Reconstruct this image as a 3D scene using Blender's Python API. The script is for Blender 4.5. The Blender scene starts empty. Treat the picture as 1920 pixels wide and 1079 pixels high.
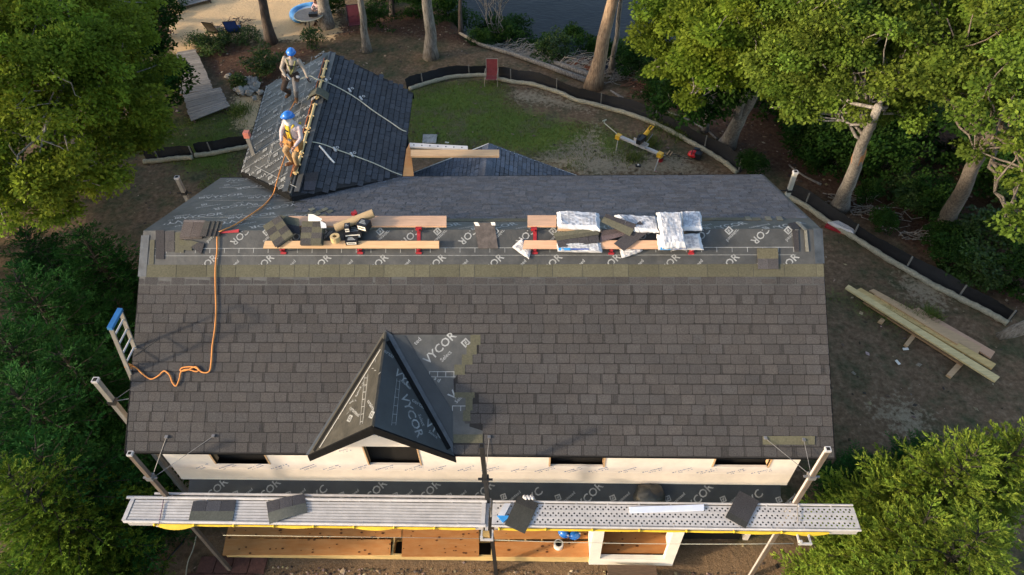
import bpy, bmesh, math, random
import numpy as np
from mathutils import Vector, Matrix
random.seed(7); RNG=np.random.default_rng(11)
rad=math.radians
scene=bpy.context.scene; COL=scene.collection

# ------------------------------------------------------------------ camera
F=1280.0; PX=960.0; PY=539.5
def nrm(v):
    v=np.array(v,float); return v/np.linalg.norm(v)
_D=nrm((45,-(1733-PY),-F)); _X=nrm((1,0,45/F)); _Z=-_D; _Y=np.cross(_Z,_X)
RW=np.array([_X,_Y,_Z])
CAM=np.array([7.98,-6.57,11.78])
cd=bpy.data.cameras.new('camera'); co=bpy.data.objects.new('camera',cd); COL.objects.link(co)
m=Matrix.Identity(4)
for i in range(3):
    for j in range(3): m[i][j]=RW[i][j]
    m[i][3]=CAM[i]
co.matrix_world=m
cd.sensor_width=36; cd.lens=24.0; cd.clip_end=600; cd.clip_start=0.1
scene.camera=co
# ------------------------------------------------------------------ light
SUN_EL=18.0; SUN_AZ=-111.0      # azimuth clockwise from +Y
scene.view_settings.view_transform='Standard'; scene.view_settings.look='None'
scene.view_settings.exposure=1.42; scene.view_settings.gamma=1.0
w=bpy.data.worlds.new("World"); scene.world=w; w.use_nodes=True
nt=w.node_tree; bg=nt.nodes['Background']
sky=nt.nodes.new('ShaderNodeTexSky'); sky.sky_type='NISHITA'; sky.sun_disc=False
sky.sun_elevation=rad(SUN_EL); sky.sun_rotation=rad(SUN_AZ); sky.dust_density=2.0
nt.links.new(sky.outputs[0],bg.inputs[0]); bg.inputs[1].default_value=0.15
sd=bpy.data.lights.new('sun','SUN'); so=bpy.data.objects.new('sun',sd); COL.objects.link(so)
sd.energy=2.0; sd.angle=rad(3.2); sd.color=(1.0,0.83,0.63)
tosun=Vector((math.sin(rad(SUN_AZ))*math.cos(rad(SUN_EL)),math.cos(rad(SUN_AZ))*math.cos(rad(SUN_EL)),math.sin(rad(SUN_EL))))
so.rotation_euler=tosun.to_track_quat('Z','Y').to_euler(); so.location=(-30,-15,25)
TOSUN=np.array(tosun)

# ------------------------------------------------------------------ turning photo measurements into places
def ray(x,y): return RW@np.array([(x-PX),-(y-PY),-F])
def onplane(x,y,p0,n):
    r=ray(x,y); return CAM+r*np.dot(np.array(p0,float)-CAM,n)/np.dot(r,n)
def atz(x,y,h): return onplane(x,y,(0,0,h),np.array((0,0,1.)))
def aty(x,y,Y): return onplane(x,y,(0,Y,0),np.array((0,1.,0)))
class Fr:
    def __init__(s,O,U,V,N=None):
        s.O=np.array(O,float); s.U=nrm(U); s.V=nrm(V); s.N=nrm(np.cross(s.U,s.V)) if N is None else nrm(N)
        s.V=np.cross(s.N,s.U)
    def p(s,u,v,w=0): return s.O+s.U*u+s.V*v+s.N*w
    def px(s,x,y,w=0): return onplane(x,y,s.O+s.N*w,s.N)
    def uv(s,x,y,w=0):
        q=s.px(x,y,w)-s.O; return float(q@s.U),float(q@s.V)
    def sh(s,u,v,w=0,a=0):
        c,d=math.cos(a),math.sin(a)
        return Fr(s.p(u,v,w),s.U*c+s.V*d,s.V*c-s.U*d)
TH=rad(35.0)
FRONT=Fr((0,0,0),(1,0,0),(0,math.cos(TH),math.sin(TH)))
RY,RZ=3.63,2.54
TR=rad(21.5)
REAR=Fr((0,RY,RZ),(-1,0,0),(0,math.cos(TR),-math.sin(TR)))   # u runs to -x, v runs down the rear slope
LEVEL=Fr((0,0,0),(1,0,0),(0,1,0))
RX0,RX1=-0.06,13.62
GZ=-5.0

# ------------------------------------------------------------------ mesh building
def world_of(o):
    p=np.zeros(3)
    while o is not None: p=p+np.array(o.location); o=o.parent
    return p
class MB:
    def __init__(s): s.v=[]; s.f=[]; s.m=[]; s.c=[]
    def add(s,vs,fs,mi=0,col=(1,1,1)):
        k=len(s.v); s.v+= [tuple(map(float,q)) for q in vs]
        for f in fs: s.f.append(tuple(i+k for i in f)); s.m.append(mi); s.c.append(col)
    def hexa(s,P,mi=0,col=(1,1,1)):   # 8 points, bottom 4 then top 4
        s.add(P,[(3,2,1,0),(4,5,6,7),(0,1,5,4),(1,2,6,5),(2,3,7,6),(3,0,4,7)],mi,col)
    def box(s,fr,u0,u1,v0,v1,w0,w1,mi=0,col=(1,1,1)):
        s.hexa([fr.p(u0,v0,w0),fr.p(u1,v0,w0),fr.p(u1,v1,w0),fr.p(u0,v1,w0),fr.p(u0,v0,w1),fr.p(u1,v0,w1),fr.p(u1,v1,w1),fr.p(u0,v1,w1)],mi,col)
    def prism(s,bot,top,mi=0,col=(1,1,1)):
        n=len(bot); s.add(list(bot)+list(top),[tuple(range(n-1,-1,-1)),tuple(range(n,2*n))]+[(i,(i+1)%n,(i+1)%n+n,i+n) for i in range(n)],mi,col)
    def slab(s,fr,pts,w,t,mi=0,col=(1,1,1)):    # outline given by photo points, top face at height w+t over the frame
        T=[fr.px(x,y,w+t) for x,y in pts]
        a=sum(np.cross(T[i]-T[0],T[i+1]-T[0]) for i in range(1,len(T)-1))
        if a@fr.N<0: T=T[::-1]
        s.prism([q-fr.N*t for q in T],T,mi,col)
    def tube(s,pts,r,n=8,mi=0,col=(1,1,1),caps=True):
        pts=[np.array(p,float) for p in pts]; k=len(pts)
        rs=r if hasattr(r,'__len__') else [r]*k
        ref=np.array((0.13,0.21,1.0)); vs=[]
        t0=pts[1]-pts[0]; a=np.cross(t0,ref)
        if np.linalg.norm(a)<1e-6: a=np.cross(t0,(1,0,0))
        a=nrm(a)
        for i in range(k):
            t=pts[min(i+1,k-1)]-pts[max(i-1,0)]; t=nrm(t)
            a=nrm(a-t*(a@t)); b=np.cross(t,a)
            for j in range(n):
                th=2*math.pi*j/n; vs.append(pts[i]+(a*math.cos(th)+b*math.sin(th))*rs[i])
        fs=[(i*n+j,i*n+(j+1)%n,(i+1)*n+(j+1)%n,(i+1)*n+j) for i in range(k-1) for j in range(n)]
        if caps: fs+=[tuple(range(n-1,-1,-1)),tuple(range((k-1)*n,k*n))]
        s.add(vs,fs,mi,col)
    def ball(s,c,r,n=10,m_=7,mi=0,col=(1,1,1),R=None,zmin=-1):
        r=np.array(r if hasattr(r,'__len__') else (r,r,r),float); vs=[]; fs=[]
        for i in range(m_+1):
            ph=math.pi*i/m_; z=max(math.cos(ph),zmin)
            for j in range(n):
                th=2*math.pi*j/n; q=np.array((math.sin(ph)*math.cos(th),math.sin(ph)*math.sin(th),z))*r
                if R is not None: q=R@q
                vs.append(q+np.array(c))
        for i in range(m_):
            for j in range(n): fs.append((i*n+j,(i+1)*n+j,(i+1)*n+(j+1)%n,i*n+(j+1)%n))
        s.add(vs,fs,mi,col)
    def build(s,name,mats,parent=None,smooth=False):
        me=bpy.data.meshes.new(name); off=world_of(parent)
        me.from_pydata([(a-off[0],b-off[1],c-off[2]) for a,b,c in s.v],[],s.f)
        mats=mats if isinstance(mats,(list,tuple)) else [mats]
        for x in mats: me.materials.append(x)
        if s.f:
            me.polygons.foreach_set('material_index',s.m)
            at=me.attributes.new('tint','FLOAT_COLOR','FACE')
            at.data.foreach_set('color',np.array([(c[0],c[1],c[2],1) for c in s.c],dtype=np.float32).ravel())
            if smooth: me.polygons.foreach_set('use_smooth',[True]*len(s.f))
        me.update()
        o=bpy.data.objects.new(name,me); COL.objects.link(o); o.parent=parent
        return o
def rawmesh(name,V,Fq,mat,parent=None,tint=None,smooth=False):
    """V (n,3) world coordinates, Fq (m,4) quads as arrays"""
    off=world_of(parent); V=(V-off).astype(np.float32)
    me=bpy.data.meshes.new(name); me.vertices.add(len(V)); me.vertices.foreach_set('co',V.ravel())
    k=Fq.shape[1]
    me.loops.add(Fq.size); me.loops.foreach_set('vertex_index',Fq.astype(np.int32).ravel())
    me.polygons.add(len(Fq)); me.polygons.foreach_set('loop_start',np.arange(0,Fq.size,k,dtype=np.int32))
    if tint is not None:
        at=me.attributes.new('tint','FLOAT_COLOR','FACE'); t4=np.ones((len(Fq),4),np.float32); t4[:,:3]=tint; at.data.foreach_set('color',t4.ravel())
    me.update(calc_edges=True); me.materials.append(mat)
    if smooth: me.polygons.foreach_set('use_smooth',[True]*len(Fq))
    o=bpy.data.objects.new(name,me); COL.objects.link(o); o.parent=parent
    return o
def tag(o,label=None,cat=None,group=None,kind=None):
    if label: o['label']=label
    if cat: o['category']=cat
    if group: o['group']=group
    if kind: o['kind']=kind
    return o
def thing(name,loc,label,cat,group=None):
    o=bpy.data.objects.new(name,None); COL.objects.link(o); o.location=tuple(map(float,loc)); o.empty_display_size=.2
    return tag(o,label,cat,group)
def copy_tree(o,parent=None):
    c=o.copy(); COL.objects.link(c); c.parent=parent
    for ch in [k for k in bpy.data.objects if k.parent==o]: copy_tree(ch,c)
    return c

# ------------------------------------------------------------------ materials
MAT={}
def M(name,col,rough=.8,var=.15,scale=6,bump=0.0,tint=False,metal=0,stretch=(1,1,1),col2=None,spec=.3,detail=4,trans=0,bscale=None,wear=.12):
    mt=bpy.data.materials.new(name); mt.use_nodes=True; nt=mt.node_tree; b=nt.nodes['Principled BSDF']
    L=nt.links.new
    tc=nt.nodes.new('ShaderNodeTexCoord'); mp=nt.nodes.new('ShaderNodeMapping'); mp.inputs['Scale'].default_value=stretch
    L(tc.outputs['Object'],mp.inputs[0])
    nz=nt.nodes.new('ShaderNodeTexNoise'); nz.inputs['Scale'].default_value=scale; nz.inputs['Detail'].default_value=detail; nz.inputs['Roughness'].default_value=.65
    L(mp.outputs[0],nz.inputs[0])
    rp=nt.nodes.new('ShaderNodeValToRGB'); e=rp.color_ramp.elements
    c=np.array(col); c2=np.array(col2) if col2 is not None else c*(1+var); c1=c if col2 is not None else c*(1-var)
    e[0].position=.32; e[0].color=(*c1,1); e[1].position=.68; e[1].color=(*c2,1)
    L(nz.outputs[0],rp.inputs[0]); out=rp.outputs[0]
    if tint:
        at=nt.nodes.new('ShaderNodeAttribute'); at.attribute_name='tint'
        mx=nt.nodes.new('ShaderNodeMixRGB'); mx.blend_type='MULTIPLY'; mx.inputs[0].default_value=1
        L(out,mx.inputs[1]); L(at.outputs[0],mx.inputs[2]); out=mx.outputs[0]
    n3=nt.nodes.new('ShaderNodeTexNoise'); n3.inputs['Scale'].default_value=.9; n3.inputs['Detail'].default_value=6; n3.inputs['Roughness'].default_value=.7; L(tc.outputs['Object'],n3.inputs[0])
    mr=nt.nodes.new('ShaderNodeMapRange'); mr.inputs[1].default_value=.3; mr.inputs[2].default_value=.7; mr.inputs[3].default_value=1-wear; mr.inputs[4].default_value=1+wear; L(n3.outputs[0],mr.inputs[0])
    mw=nt.nodes.new('ShaderNodeMixRGB'); mw.blend_type='MULTIPLY'; mw.inputs[0].default_value=1; L(out,mw.inputs[1]); L(mr.outputs[0],mw.inputs[2]); out=mw.outputs[0]
    L(out,b.inputs['Base Color'])
    b.inputs['Roughness'].default_value=rough; b.inputs['Metallic'].default_value=metal
    b.inputs['Specular IOR Level'].default_value=spec
    if bump:
        n2=nt.nodes.new('ShaderNodeTexNoise'); n2.inputs['Scale'].default_value=bscale or scale*3; n2.inputs['Detail'].default_value=5
        L(mp.outputs[0],n2.inputs[0])
        bp=nt.nodes.new('ShaderNodeBump'); bp.inputs['Strength'].default_value=bump; bp.inputs['Distance'].default_value=.02
        L(n2.outputs[0],bp.inputs['Height']); L(bp.outputs[0],b.inputs['Normal'])
    if trans:
        tr=nt.nodes.new('ShaderNodeBsdfTranslucent'); ms=nt.nodes.new('ShaderNodeMixShader'); ms.inputs[0].default_value=trans
        L(out,tr.inputs[0]); L(b.outputs[0],ms.inputs[1]); L(tr.outputs[0],ms.inputs[2])
        L(ms.outputs[0],nt.nodes['Material Output'].inputs[0])
    MAT[name]=mt; return mt
shingle=M('shingle',(.059,.0545,.052),.92,.40,60,bump=.5,tint=True,bscale=160,spec=.18)
shingle_edge=M('shingle_base',(.022,.020,.019),.95,.2,20)
shingle_rear=M('shingle_rear',(.085,.085,.092),.9,.3,40,bump=.4,tint=True,bscale=160,spec=.2)
shingle_wing=M('shingle_wing',(.054,.055,.060),.9,.3,40,bump=.4,tint=True,bscale=160,spec=.2)
olive=M('olive_headlap',(.088,.083,.058),.9,.2,30,tint=True,bump=.2,spec=.2)
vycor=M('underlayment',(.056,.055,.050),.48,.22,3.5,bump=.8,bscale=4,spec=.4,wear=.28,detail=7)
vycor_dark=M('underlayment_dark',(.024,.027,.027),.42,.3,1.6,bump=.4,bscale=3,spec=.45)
ink=M('white_ink',(.27,.27,.255),.6,.25,9)
ink_dim=M('grey_ink',(.20,.205,.20),.6,.35,7)
blackm=M('black_trim',(.007,.007,.007),.8,.3,12,bump=.1,spec=.1)
flash=M('flashing',(.045,.052,.058),.5,.35,5,bump=.2,spec=.5)
pine=M('pine_board',(.50,.32,.17),.7,.14,3,stretch=(.6,14,14),bump=.1,tint=True)
pinep=M('pine_board_pink',(.52,.31,.19),.7,.14,3,stretch=(.6,14,14),bump=.1,tint=True)
greenwood=M('treated_lumber',(.56,.38,.15),.75,.2,3,stretch=(.8,8,8),bump=.15,tint=True)
ply=M('plywood',(.60,.29,.10),.7,.0,2.2,stretch=(1,4,1),bump=.1,tint=True,col2=(.54,.21,.055))
wallm=M('sheathing',(.74,.65,.55),.6,.05,2.5,tint=True,spec=.3)
whitem=M('white_paint',(.74,.68,.58),.55,.05,4)
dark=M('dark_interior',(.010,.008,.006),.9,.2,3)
alu=M('aluminium',(.47,.44,.41),.55,.12,5,metal=.0,tint=True,bump=.05,spec=.5)
alud=M('aluminium_groove',(.12,.12,.12),.6,.2,5)
yellow=M('yellow_webbing',(.60,.40,.03),.6,.12,8)
orange=M('orange_rope',(.62,.24,.06),.7,.15,60,bump=.3)
cream=M('cream_rope',(.50,.47,.34),.7,.2,60)
redp=M('red_paint',(.30,.02,.025),.5,.2,10)
bluep=M('blue_plastic',(.02,.16,.52),.25,.1,5,spec=.6)
padblue=M('pad_blue',(.04,.17,.36),.6,.1,5)
kraft=M('kraft_paper',(.40,.28,.15),.75,.1,6)
boxblk=M('box_black',(.015,.015,.017),.4,.2,5)
whitepl=M('white_wrapper',(.50,.50,.51),.9,.06,5,bump=.0,spec=.1)
greypr=M('grey_print',(.20,.21,.24),.6,.25,50,stretch=(1,3,1))
bluepr=M('blue_print',(.04,.25,.55),.5,.1,6)
brownmat=M('brown_mat',(.085,.070,.062),.8,.3,8,bump=.3)
polewood=M('pole_wood',(.13,.10,.075),.8,.3,4,stretch=(3,3,.4),bump=.3)
polegrey=M('pole_grey',(.20,.185,.16),.7,.25,5,stretch=(2,2,.5))
poleblk=M('pole_black',(.02,.019,.018),.5,.3,6)
steel=M('steel',(.20,.19,.18),.5,.2,8,metal=.4)
shingle_bay=M('shingle_bay',(.13,.135,.15),.9,.3,40,bump=.4,tint=True,bscale=160,spec=.2)
barkc=M('bark_evergreen',(.035,.032,.020),.95,.3,9)
bark=M('bark_grey',(.085,.070,.055),.95,.0,6,stretch=(3,3,.5),bump=1.0,bscale=14,col2=(.34,.30,.25),detail=8,wear=.3)
barkd=M('bark_dark',(.055,.042,.034),.95,.0,5,stretch=(3,3,.6),bump=1.0,bscale=14,col2=(.12,.095,.08))
barkt=M('bark_tan',(.15,.095,.06),.95,.0,5,stretch=(3,3,.5),bump=1.0,bscale=12,col2=(.48,.33,.20),detail=8,wear=.3)
barkm2=M('bark_brown',(.06,.048,.038),.95,.0,6,stretch=(3,3,.5),bump=1.0,bscale=14,col2=(.19,.155,.12),detail=8,wear=.3)
brushp=M('dead_branch',(.30,.26,.21),.9,.3,9)
needleM=M('needle_half_lit',(.10,.165,.022),.7,.25,.8,tint=True,trans=.25,spec=.05)  # mid-tone needle copy, weaker sun put into the colour
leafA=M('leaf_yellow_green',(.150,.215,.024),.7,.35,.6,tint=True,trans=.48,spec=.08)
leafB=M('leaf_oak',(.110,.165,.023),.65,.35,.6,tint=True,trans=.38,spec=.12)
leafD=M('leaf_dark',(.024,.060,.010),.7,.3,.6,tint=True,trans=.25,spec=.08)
needleL=M('needle_sunlit',(.150,.220,.036),.7,.25,.8,tint=True,trans=.30,spec=.06)  # brighter needle copy, direct sun put into the colour
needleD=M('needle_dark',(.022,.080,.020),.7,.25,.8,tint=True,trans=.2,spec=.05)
weath=M('weathered_deck',(.22,.20,.18),.85,.25,5,stretch=(1,6,1),bump=.2,tint=True)
brick=M('red_paver',(.11,.05,.036),.85,.3,8,bump=.3,tint=True)
fabric=M('silt_fabric',(.008,.008,.009),.7,.3,7,bump=.5,bscale=5,spec=.4)
coir=M('straw_wattle',(.30,.27,.19),.9,.25,14,bump=.6,bscale=30)
stonem=M('rubble_stone',(.28,.27,.25),.9,.3,7,bump=.4,tint=True)
skin=M('skin',(.42,.22,.15),.55,.1,8)
shirt_t=M('shirt_taupe',(.30,.25,.20),.9,.12,14,bump=.3)
shirt_l=M('shirt_lilac',(.44,.36,.36),.9,.12,14,bump=.3)
trouser_b=M('trouser_brown',(.055,.035,.025),.9,.25,9,bump=.3)
trouser_g=M('trouser_grey',(.15,.14,.135),.9,.2,9,bump=.3)
trouser_k=M('trouser_khaki',(.33,.21,.10),.9,.2,9,bump=.3)
clothw=M('white_cloth',(.50,.48,.47),.8,.08,20,bump=.3)
leather=M('tan_leather',(.36,.17,.05),.6,.25,12,bump=.2)
bootm=M('boot',(.16,.075,.03),.7,.25,12)
glove=M('dark_glove',(.02,.02,.02),.7,.2,10)
hair=M('brown_hair',(.10,.055,.02),.8,.2,30)
gold=M('tool_yellow',(.75,.42,.03),.4,.1,8,spec=.5)
bluecl=M('blue_canvas',(.02,.06,.25),.8,.2,8)
tealp=M('inflatable_blue',(.12,.36,.68),.35,.1,5)

wrapd=M('weather_barrier_dark',(.03,.03,.032),.8,.2,5)
# ------------------------------------------------------------------ lettering
_tc={}
def text_geo(s):
    if s in _tc: return _tc[s]
    cu=bpy.data.curves.new('txt','FONT'); cu.body=s; cu.size=1.0; cu.resolution_u=2; cu.align_x='CENTER'; cu.align_y='CENTER'; cu.offset=.012
    o=bpy.data.objects.new('txt',cu); COL.objects.link(o); bpy.context.view_layer.update()
    me=bpy.data.meshes.new_from_object(o.evaluated_get(bpy.context.evaluated_depsgraph_get()))
    V=[(v.co.x,v.co.y) for v in me.vertices]; Fs=[tuple(p.vertices) for p in me.polygons]
    bpy.data.objects.remove(o); bpy.data.curves.remove(cu); bpy.data.meshes.remove(me)
    _tc[s]=(V,Fs); return V,Fs
def stamp(mb,fr,s,u,v,size,ang=0,w=.003,mi=0,clip=None,sx=1):
    V,Fs=text_geo(s); c,d=math.cos(ang),math.sin(ang)
    P=[(u+(x*sx*c-y*d)*size, v+(x*sx*d+y*c)*size) for x,y in V]
    if clip: Fs=[f for f in Fs if all(clip(*P[i]) for i in f)]
    mb.add([fr.p(a,b,w) for a,b in P],Fs,mi)
def logo(mb,fr,u,v,size,ang=0,w=.003,clip=None,mi=0):
    g=fr.sh(u,v,0,ang)
    if clip and not clip(u,v): return
    h=size/2
    for (a,b,c,d) in ((-1,1,.62,1),(-1,1,-1,-.62),(-1,-.62,-.62,.62),(.62,1,-.62,.62),(-.28,-.02,-.62,.30),(.10,.36,-.30,.62),(-.02,.10,-.12,.12)):
        mb.add([g.p(a*h,c*h,w),g.p(b*h,c*h,w),g.p(b*h,d*h,w),g.p(a*h,d*h,w)],[(0,1,2,3)],mi)
def print_row(mb,fr,u0,u1,v,period,ang,size=.20,phase=0,clip=None,dv=.0,mi=0,logo_s=.13,side=1):
    """the repeating print of the membrane: big word, small word, square emblem with the maker's word"""
    u=u0+phase
    while u<u1:
        stamp(mb,fr,'VYCOR',u,v,size,ang,clip=clip,mi=mi)
        c,d=math.cos(ang),math.sin(ang); q=size*.72
        stamp(mb,fr,'Select',u+d*q-c*size*.6,v-c*q-d*size*.6,size*.38,ang,clip=clip,mi=mi)
        uu=u+period*.5
        stamp(mb,fr,'certainteed',uu-.02*side,v+dv,size*.46,ang,clip=clip,mi=mi)
        logo(mb,fr,uu+d*size*.62+c*.05,v+dv-c*size*.62+d*.05,logo_s,ang,clip=clip,mi=mi)
        u+=period
def lap_line(mb,fr,u0,u1,v,clip=None,tick=.33,mi=0,two=True):
    def seg(a,b,c,d):
        if clip and not (clip(a,c) and clip(b,d)): return
        mb.add([fr.p(a,c,.003),fr.p(b,c,.003),fr.p(b,d,.003),fr.p(a,d,.003)],[(0,1,2,3)],mi)
    n=int((u1-u0)/tick)+1
    for i in range(n):
        a=u0+i*tick; b=min(a+tick,u1)
        seg(a,b,v,v+.012); seg(a,a+.012,v-.09,v)
        if two: seg(a,b,v-.15,v-.142)

# ------------------------------------------------------------------ shingles
def shingles(fr,u0,u1,v0,v1,expo,wr,skip=None,gap=.012,th=.006,amp=.22,seed=1,lat=.08,hue=0.0,cham=.02,dbl=.35,lip=.014):
    rnd=random.Random(seed); mb=MB(); n=int(math.ceil((v1-v0)/expo-1e-6))
    for i in range(n):
        a=v0+i*expo; b=min(a+expo,v1+.0); u=u0+(-rnd.random()*wr[1])
        while u<u1:
            sl=rnd.random()<dbl*.5; wd=rnd.uniform(.022,.045) if sl else rnd.uniform(*wr)
            x0=max(u,u0); x1=min(u+wd-gap*(.6 if sl else 1),u1); u+=wd
            if x1-x0<.012: continue
            if skip and skip((x0+x1)/2,(a+b)/2): continue
            g=(1+rnd.uniform(-amp,amp*.8))*(.72 if sl else 1); h=rnd.uniform(-hue,hue)
            col=(g*(1+h),g,g*(1-h)); dy=rnd.uniform(0,.010)+.004*math.sin(u*1.1+i); t=th*rnd.uniform(.7,1.5); tl_=rnd.uniform(-.004,.004)
            lo=a+lip+dy; c=min(cham,(x1-x0)/4)
            B=[(x0,b),(x0,lo+c+tl_),(x0+c*.7,lo+tl_),(x1-c*.7,lo-tl_),(x1,lo+c-tl_),(x1,b)]
            W=[.003]+[t]*4+[.003]
            top=[fr.p(p[0],p[1],W[k]) for k,p in enumerate(B)]; bot=[fr.p(p[0],p[1],-.002) for p in B]
            mb.prism(bot,top,0,col)
    return mb
# ================================================================== HOUSE
L2=3.80
REAR=Fr((0,RY+L2*math.cos(TR),RZ-L2*math.sin(TR)),(-1,0,0),(0,-math.cos(TR),math.sin(TR)))   # u=-x, v up the slope from the rear eave
FV_OL0=FRONT.uv(900,517)[1]; FV_OL1=FRONT.uv(900,496)[1]; FV_R=RY/math.cos(TH)
WY=0.37                      # front wall plane
house=thing('house',(6.8,3.6,GZ),'large house under construction with a half finished charcoal shingle roof and pale sheathed front wall','house')
def pip(poly):
    def f(x,y):
        c=False; n=len(poly)
        for i in range(n):
            x1,y1=poly[i]; x2,y2=poly[(i+1)%n]
            if (y1>y)!=(y2>y) and x<(x2-x1)*(y-y1)/(y2-y1)+x1: c=not c
        return c
    return f
# --- roof decks covered in membrane
NX0,NX1,NV=3.86,6.20,.56      # the dormer wall cuts a notch in the eave
b=MB(); b.box(FRONT,RX0,RX1,NV,FV_R,-.14,0); b.box(FRONT,RX0,NX0,-.005,NV,-.03,0); b.box(FRONT,NX1,RX1,-.005,NV,-.03,0); fdeck=b.build('front_roof',[vycor],house)
b=MB(); 
for a_,c_,v_ in ((RX0,NX0,-.004),(NX1,RX1,-.004),(NX0,NX1,NV)): b.box(FRONT,a_,c_,v_,FRONT.uv(900,520)[1],.0005,.0018)
b.build('shingle_backing',[shingle_edge],fdeck)
b=MB(); b.prism([FRONT.p(RX0,3.3,.0),FRONT.p(RX1,3.3,.0),FRONT.p(RX1,FRONT.uv(900,470)[1],.0),FRONT.p(RX0,FRONT.uv(900,470)[1],.0)],
  [FRONT.p(RX0,3.3,.004),FRONT.p(RX1,3.3,.004),FRONT.p(RX1,FRONT.uv(900,470)[1],.004),FRONT.p(RX0,FRONT.uv(900,470)[1],.004)])
b.build('membrane_sheet',[vycor],fdeck)
b=MB(); b.box(REAR,-RX1,-RX0,-.0,L2-.002,-.14,0); rdeck=b.build('rear_roof',[vycor],house)
# lettering on the open front strip
b=MB(); vrow=FRONT.uv(900,434)[1]; vlow=FRONT.uv(900,503)[1]
topc=lambda u,v: FV_OL1-.04<v<FV_R-.01 and RX0+.2<u<RX1-.15
PER=1.163; u0=FRONT.uv(769,433)[0]-4*PER
print_row(b,FRONT,u0+.1,RX1-.3,vrow,PER,rad(225),.21,clip=topc,dv=-.06)
print_row(b,FRONT,FRONT.uv(594,503)[0]-2*PER,RX1-.3,vlow,PER,rad(45),.21,clip=topc,dv=.0)
lap_line(b,FRONT,FRONT.uv(285,467)[0],FRONT.uv(1492,467)[0],FRONT.uv(900,466)[1],tick=.30)
o=b.build('lettering',[ink],fdeck); o.location.z+=.004
# lettering on the bare rear part
b=MB()
rc=lambda u,v: u>-3.3 and v<L2-.02 and u<-.15
for k,(yy_,ph) in enumerate(((421,.0),(405,.5),(387,.1),(368,.6),(350,.2),(338,.7))):
    u,v=REAR.uv(420,yy_); print_row(b,REAR,-3.6,-.1,v,1.163,rad(200 if k%2 else 30),.25,ph,clip=rc,logo_s=.12)
for px in (408,376,352): 
    v=REAR.uv(430,px)[1]; b.box(REAR,-3.4,-.35,v,v+.008,.001,.003)
v=REAR.uv(1400,424)[1]
print_row(b,REAR,-RX1+.3,-6.0,v,1.163,rad(205),.25,.3,clip=lambda u,v:v<L2-.01,logo_s=.12)
b.build('lettering',[ink],rdeck)
# --- shingles of the front slope, leaving the open patch beside the dormer
patch=[FRONT.uv(*p) for p in ((722,622),(757,628),(892,628),(890,645),(880,664),(868,690),(850,712),(852,740),(888,742),(882,770),(880,800),(905,808),(905,828),(846,828),(846,852),(720,852))]
inpatch0=pip(patch); inpatch=lambda u,v: inpatch0(u,v) or (NX0<u<NX1 and v<NV)
mb=shingles(FRONT,RX0,RX1,0,FV_OL0,FV_OL0/18,(.235,.315),skip=inpatch,seed=3,amp=.13,hue=.02,gap=.013)
mb.build('front_shingles',[shingle],fdeck)
b=MB(); rnd=random.Random(5); u=RX0+.14
while u<RX1:
    wd=rnd.choice((.3,.3,.95,.6,.62)); x1=min(u+wd-.008,RX1); g=rnd.uniform(.85,1.12)
    b.box(FRONT,u,x1,FV_OL0-.03,FV_OL1-rnd.uniform(0,.008),.0,.009,0,(g,g,g*.95)); u+=wd
for p in [((a_,c_),(b_,c_),(b_,d_),(a_,d_)) for a_,b_,c_,d_ in ((882,901,628,647),(875,894,647,665),(866,886,665,684),(852,872,684,703),(852,890,736,746),(873,886,746,770),(868,882,770,790),(850,905,815,831))]:
    b.slab(FRONT,p,.004,.006,0,(.95,.95,.9))
b.slab(FRONT,((1430,818),(1528,818),(1528,834),(1430,834)),.015,.004,0,(1.1,1.1,1))
b.build('headlap_course',[olive],fdeck)
# patch lettering
b=MB(); q_=[FRONT.p(*FRONT.uv(x,y),.0016) for x,y in ((735,628),(757,628),(892,628),(890,645),(880,664),(868,690),(850,712),(852,740),(888,742),(882,770),(880,800),(905,808),(905,828),(846,828))][::-1]; b.prism(q_,[q+FRONT.N*.002 for q in q_]); b.build('patch_membrane',[vycor],fdeck)
b=MB(); u,v=FRONT.uv(825,653); stamp(b,FRONT,'VYCOR',u,v,.235,rad(45)); stamp(b,FRONT,'Select',u+.12,v-.16,.11,rad(45))
u,v=FRONT.uv(873,643); logo(b,FRONT,u,v,.14,rad(45)); u,v=FRONT.uv(783,640); stamp(b,FRONT,'ted',u,v,.12,rad(45))
u,v=FRONT.uv(805,692); lap_line(b,FRONT,u,u+.5,v-.06,tick=.16,two=False); b.box(FRONT,u,u+.52,v-.16,v-.15,.001,.003)
u,v=FRONT.uv(850,742); stamp(b,FRONT,'V',u,v,.24,rad(45)); stamp(b,FRONT,'Selec',u+.12,v-.06,.1,rad(45))
u,v=FRONT.uv(848,765); lap_line(b,FRONT,u,u+.33,v+.03,tick=.16,two=False)
u,v=FRONT.uv(820,712); stamp(b,FRONT,'s d',u,v,.11,rad(-30))
o=b.build('patch_lettering',[ink],fdeck); o.location=tuple(FRONT.N*.003)
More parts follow.
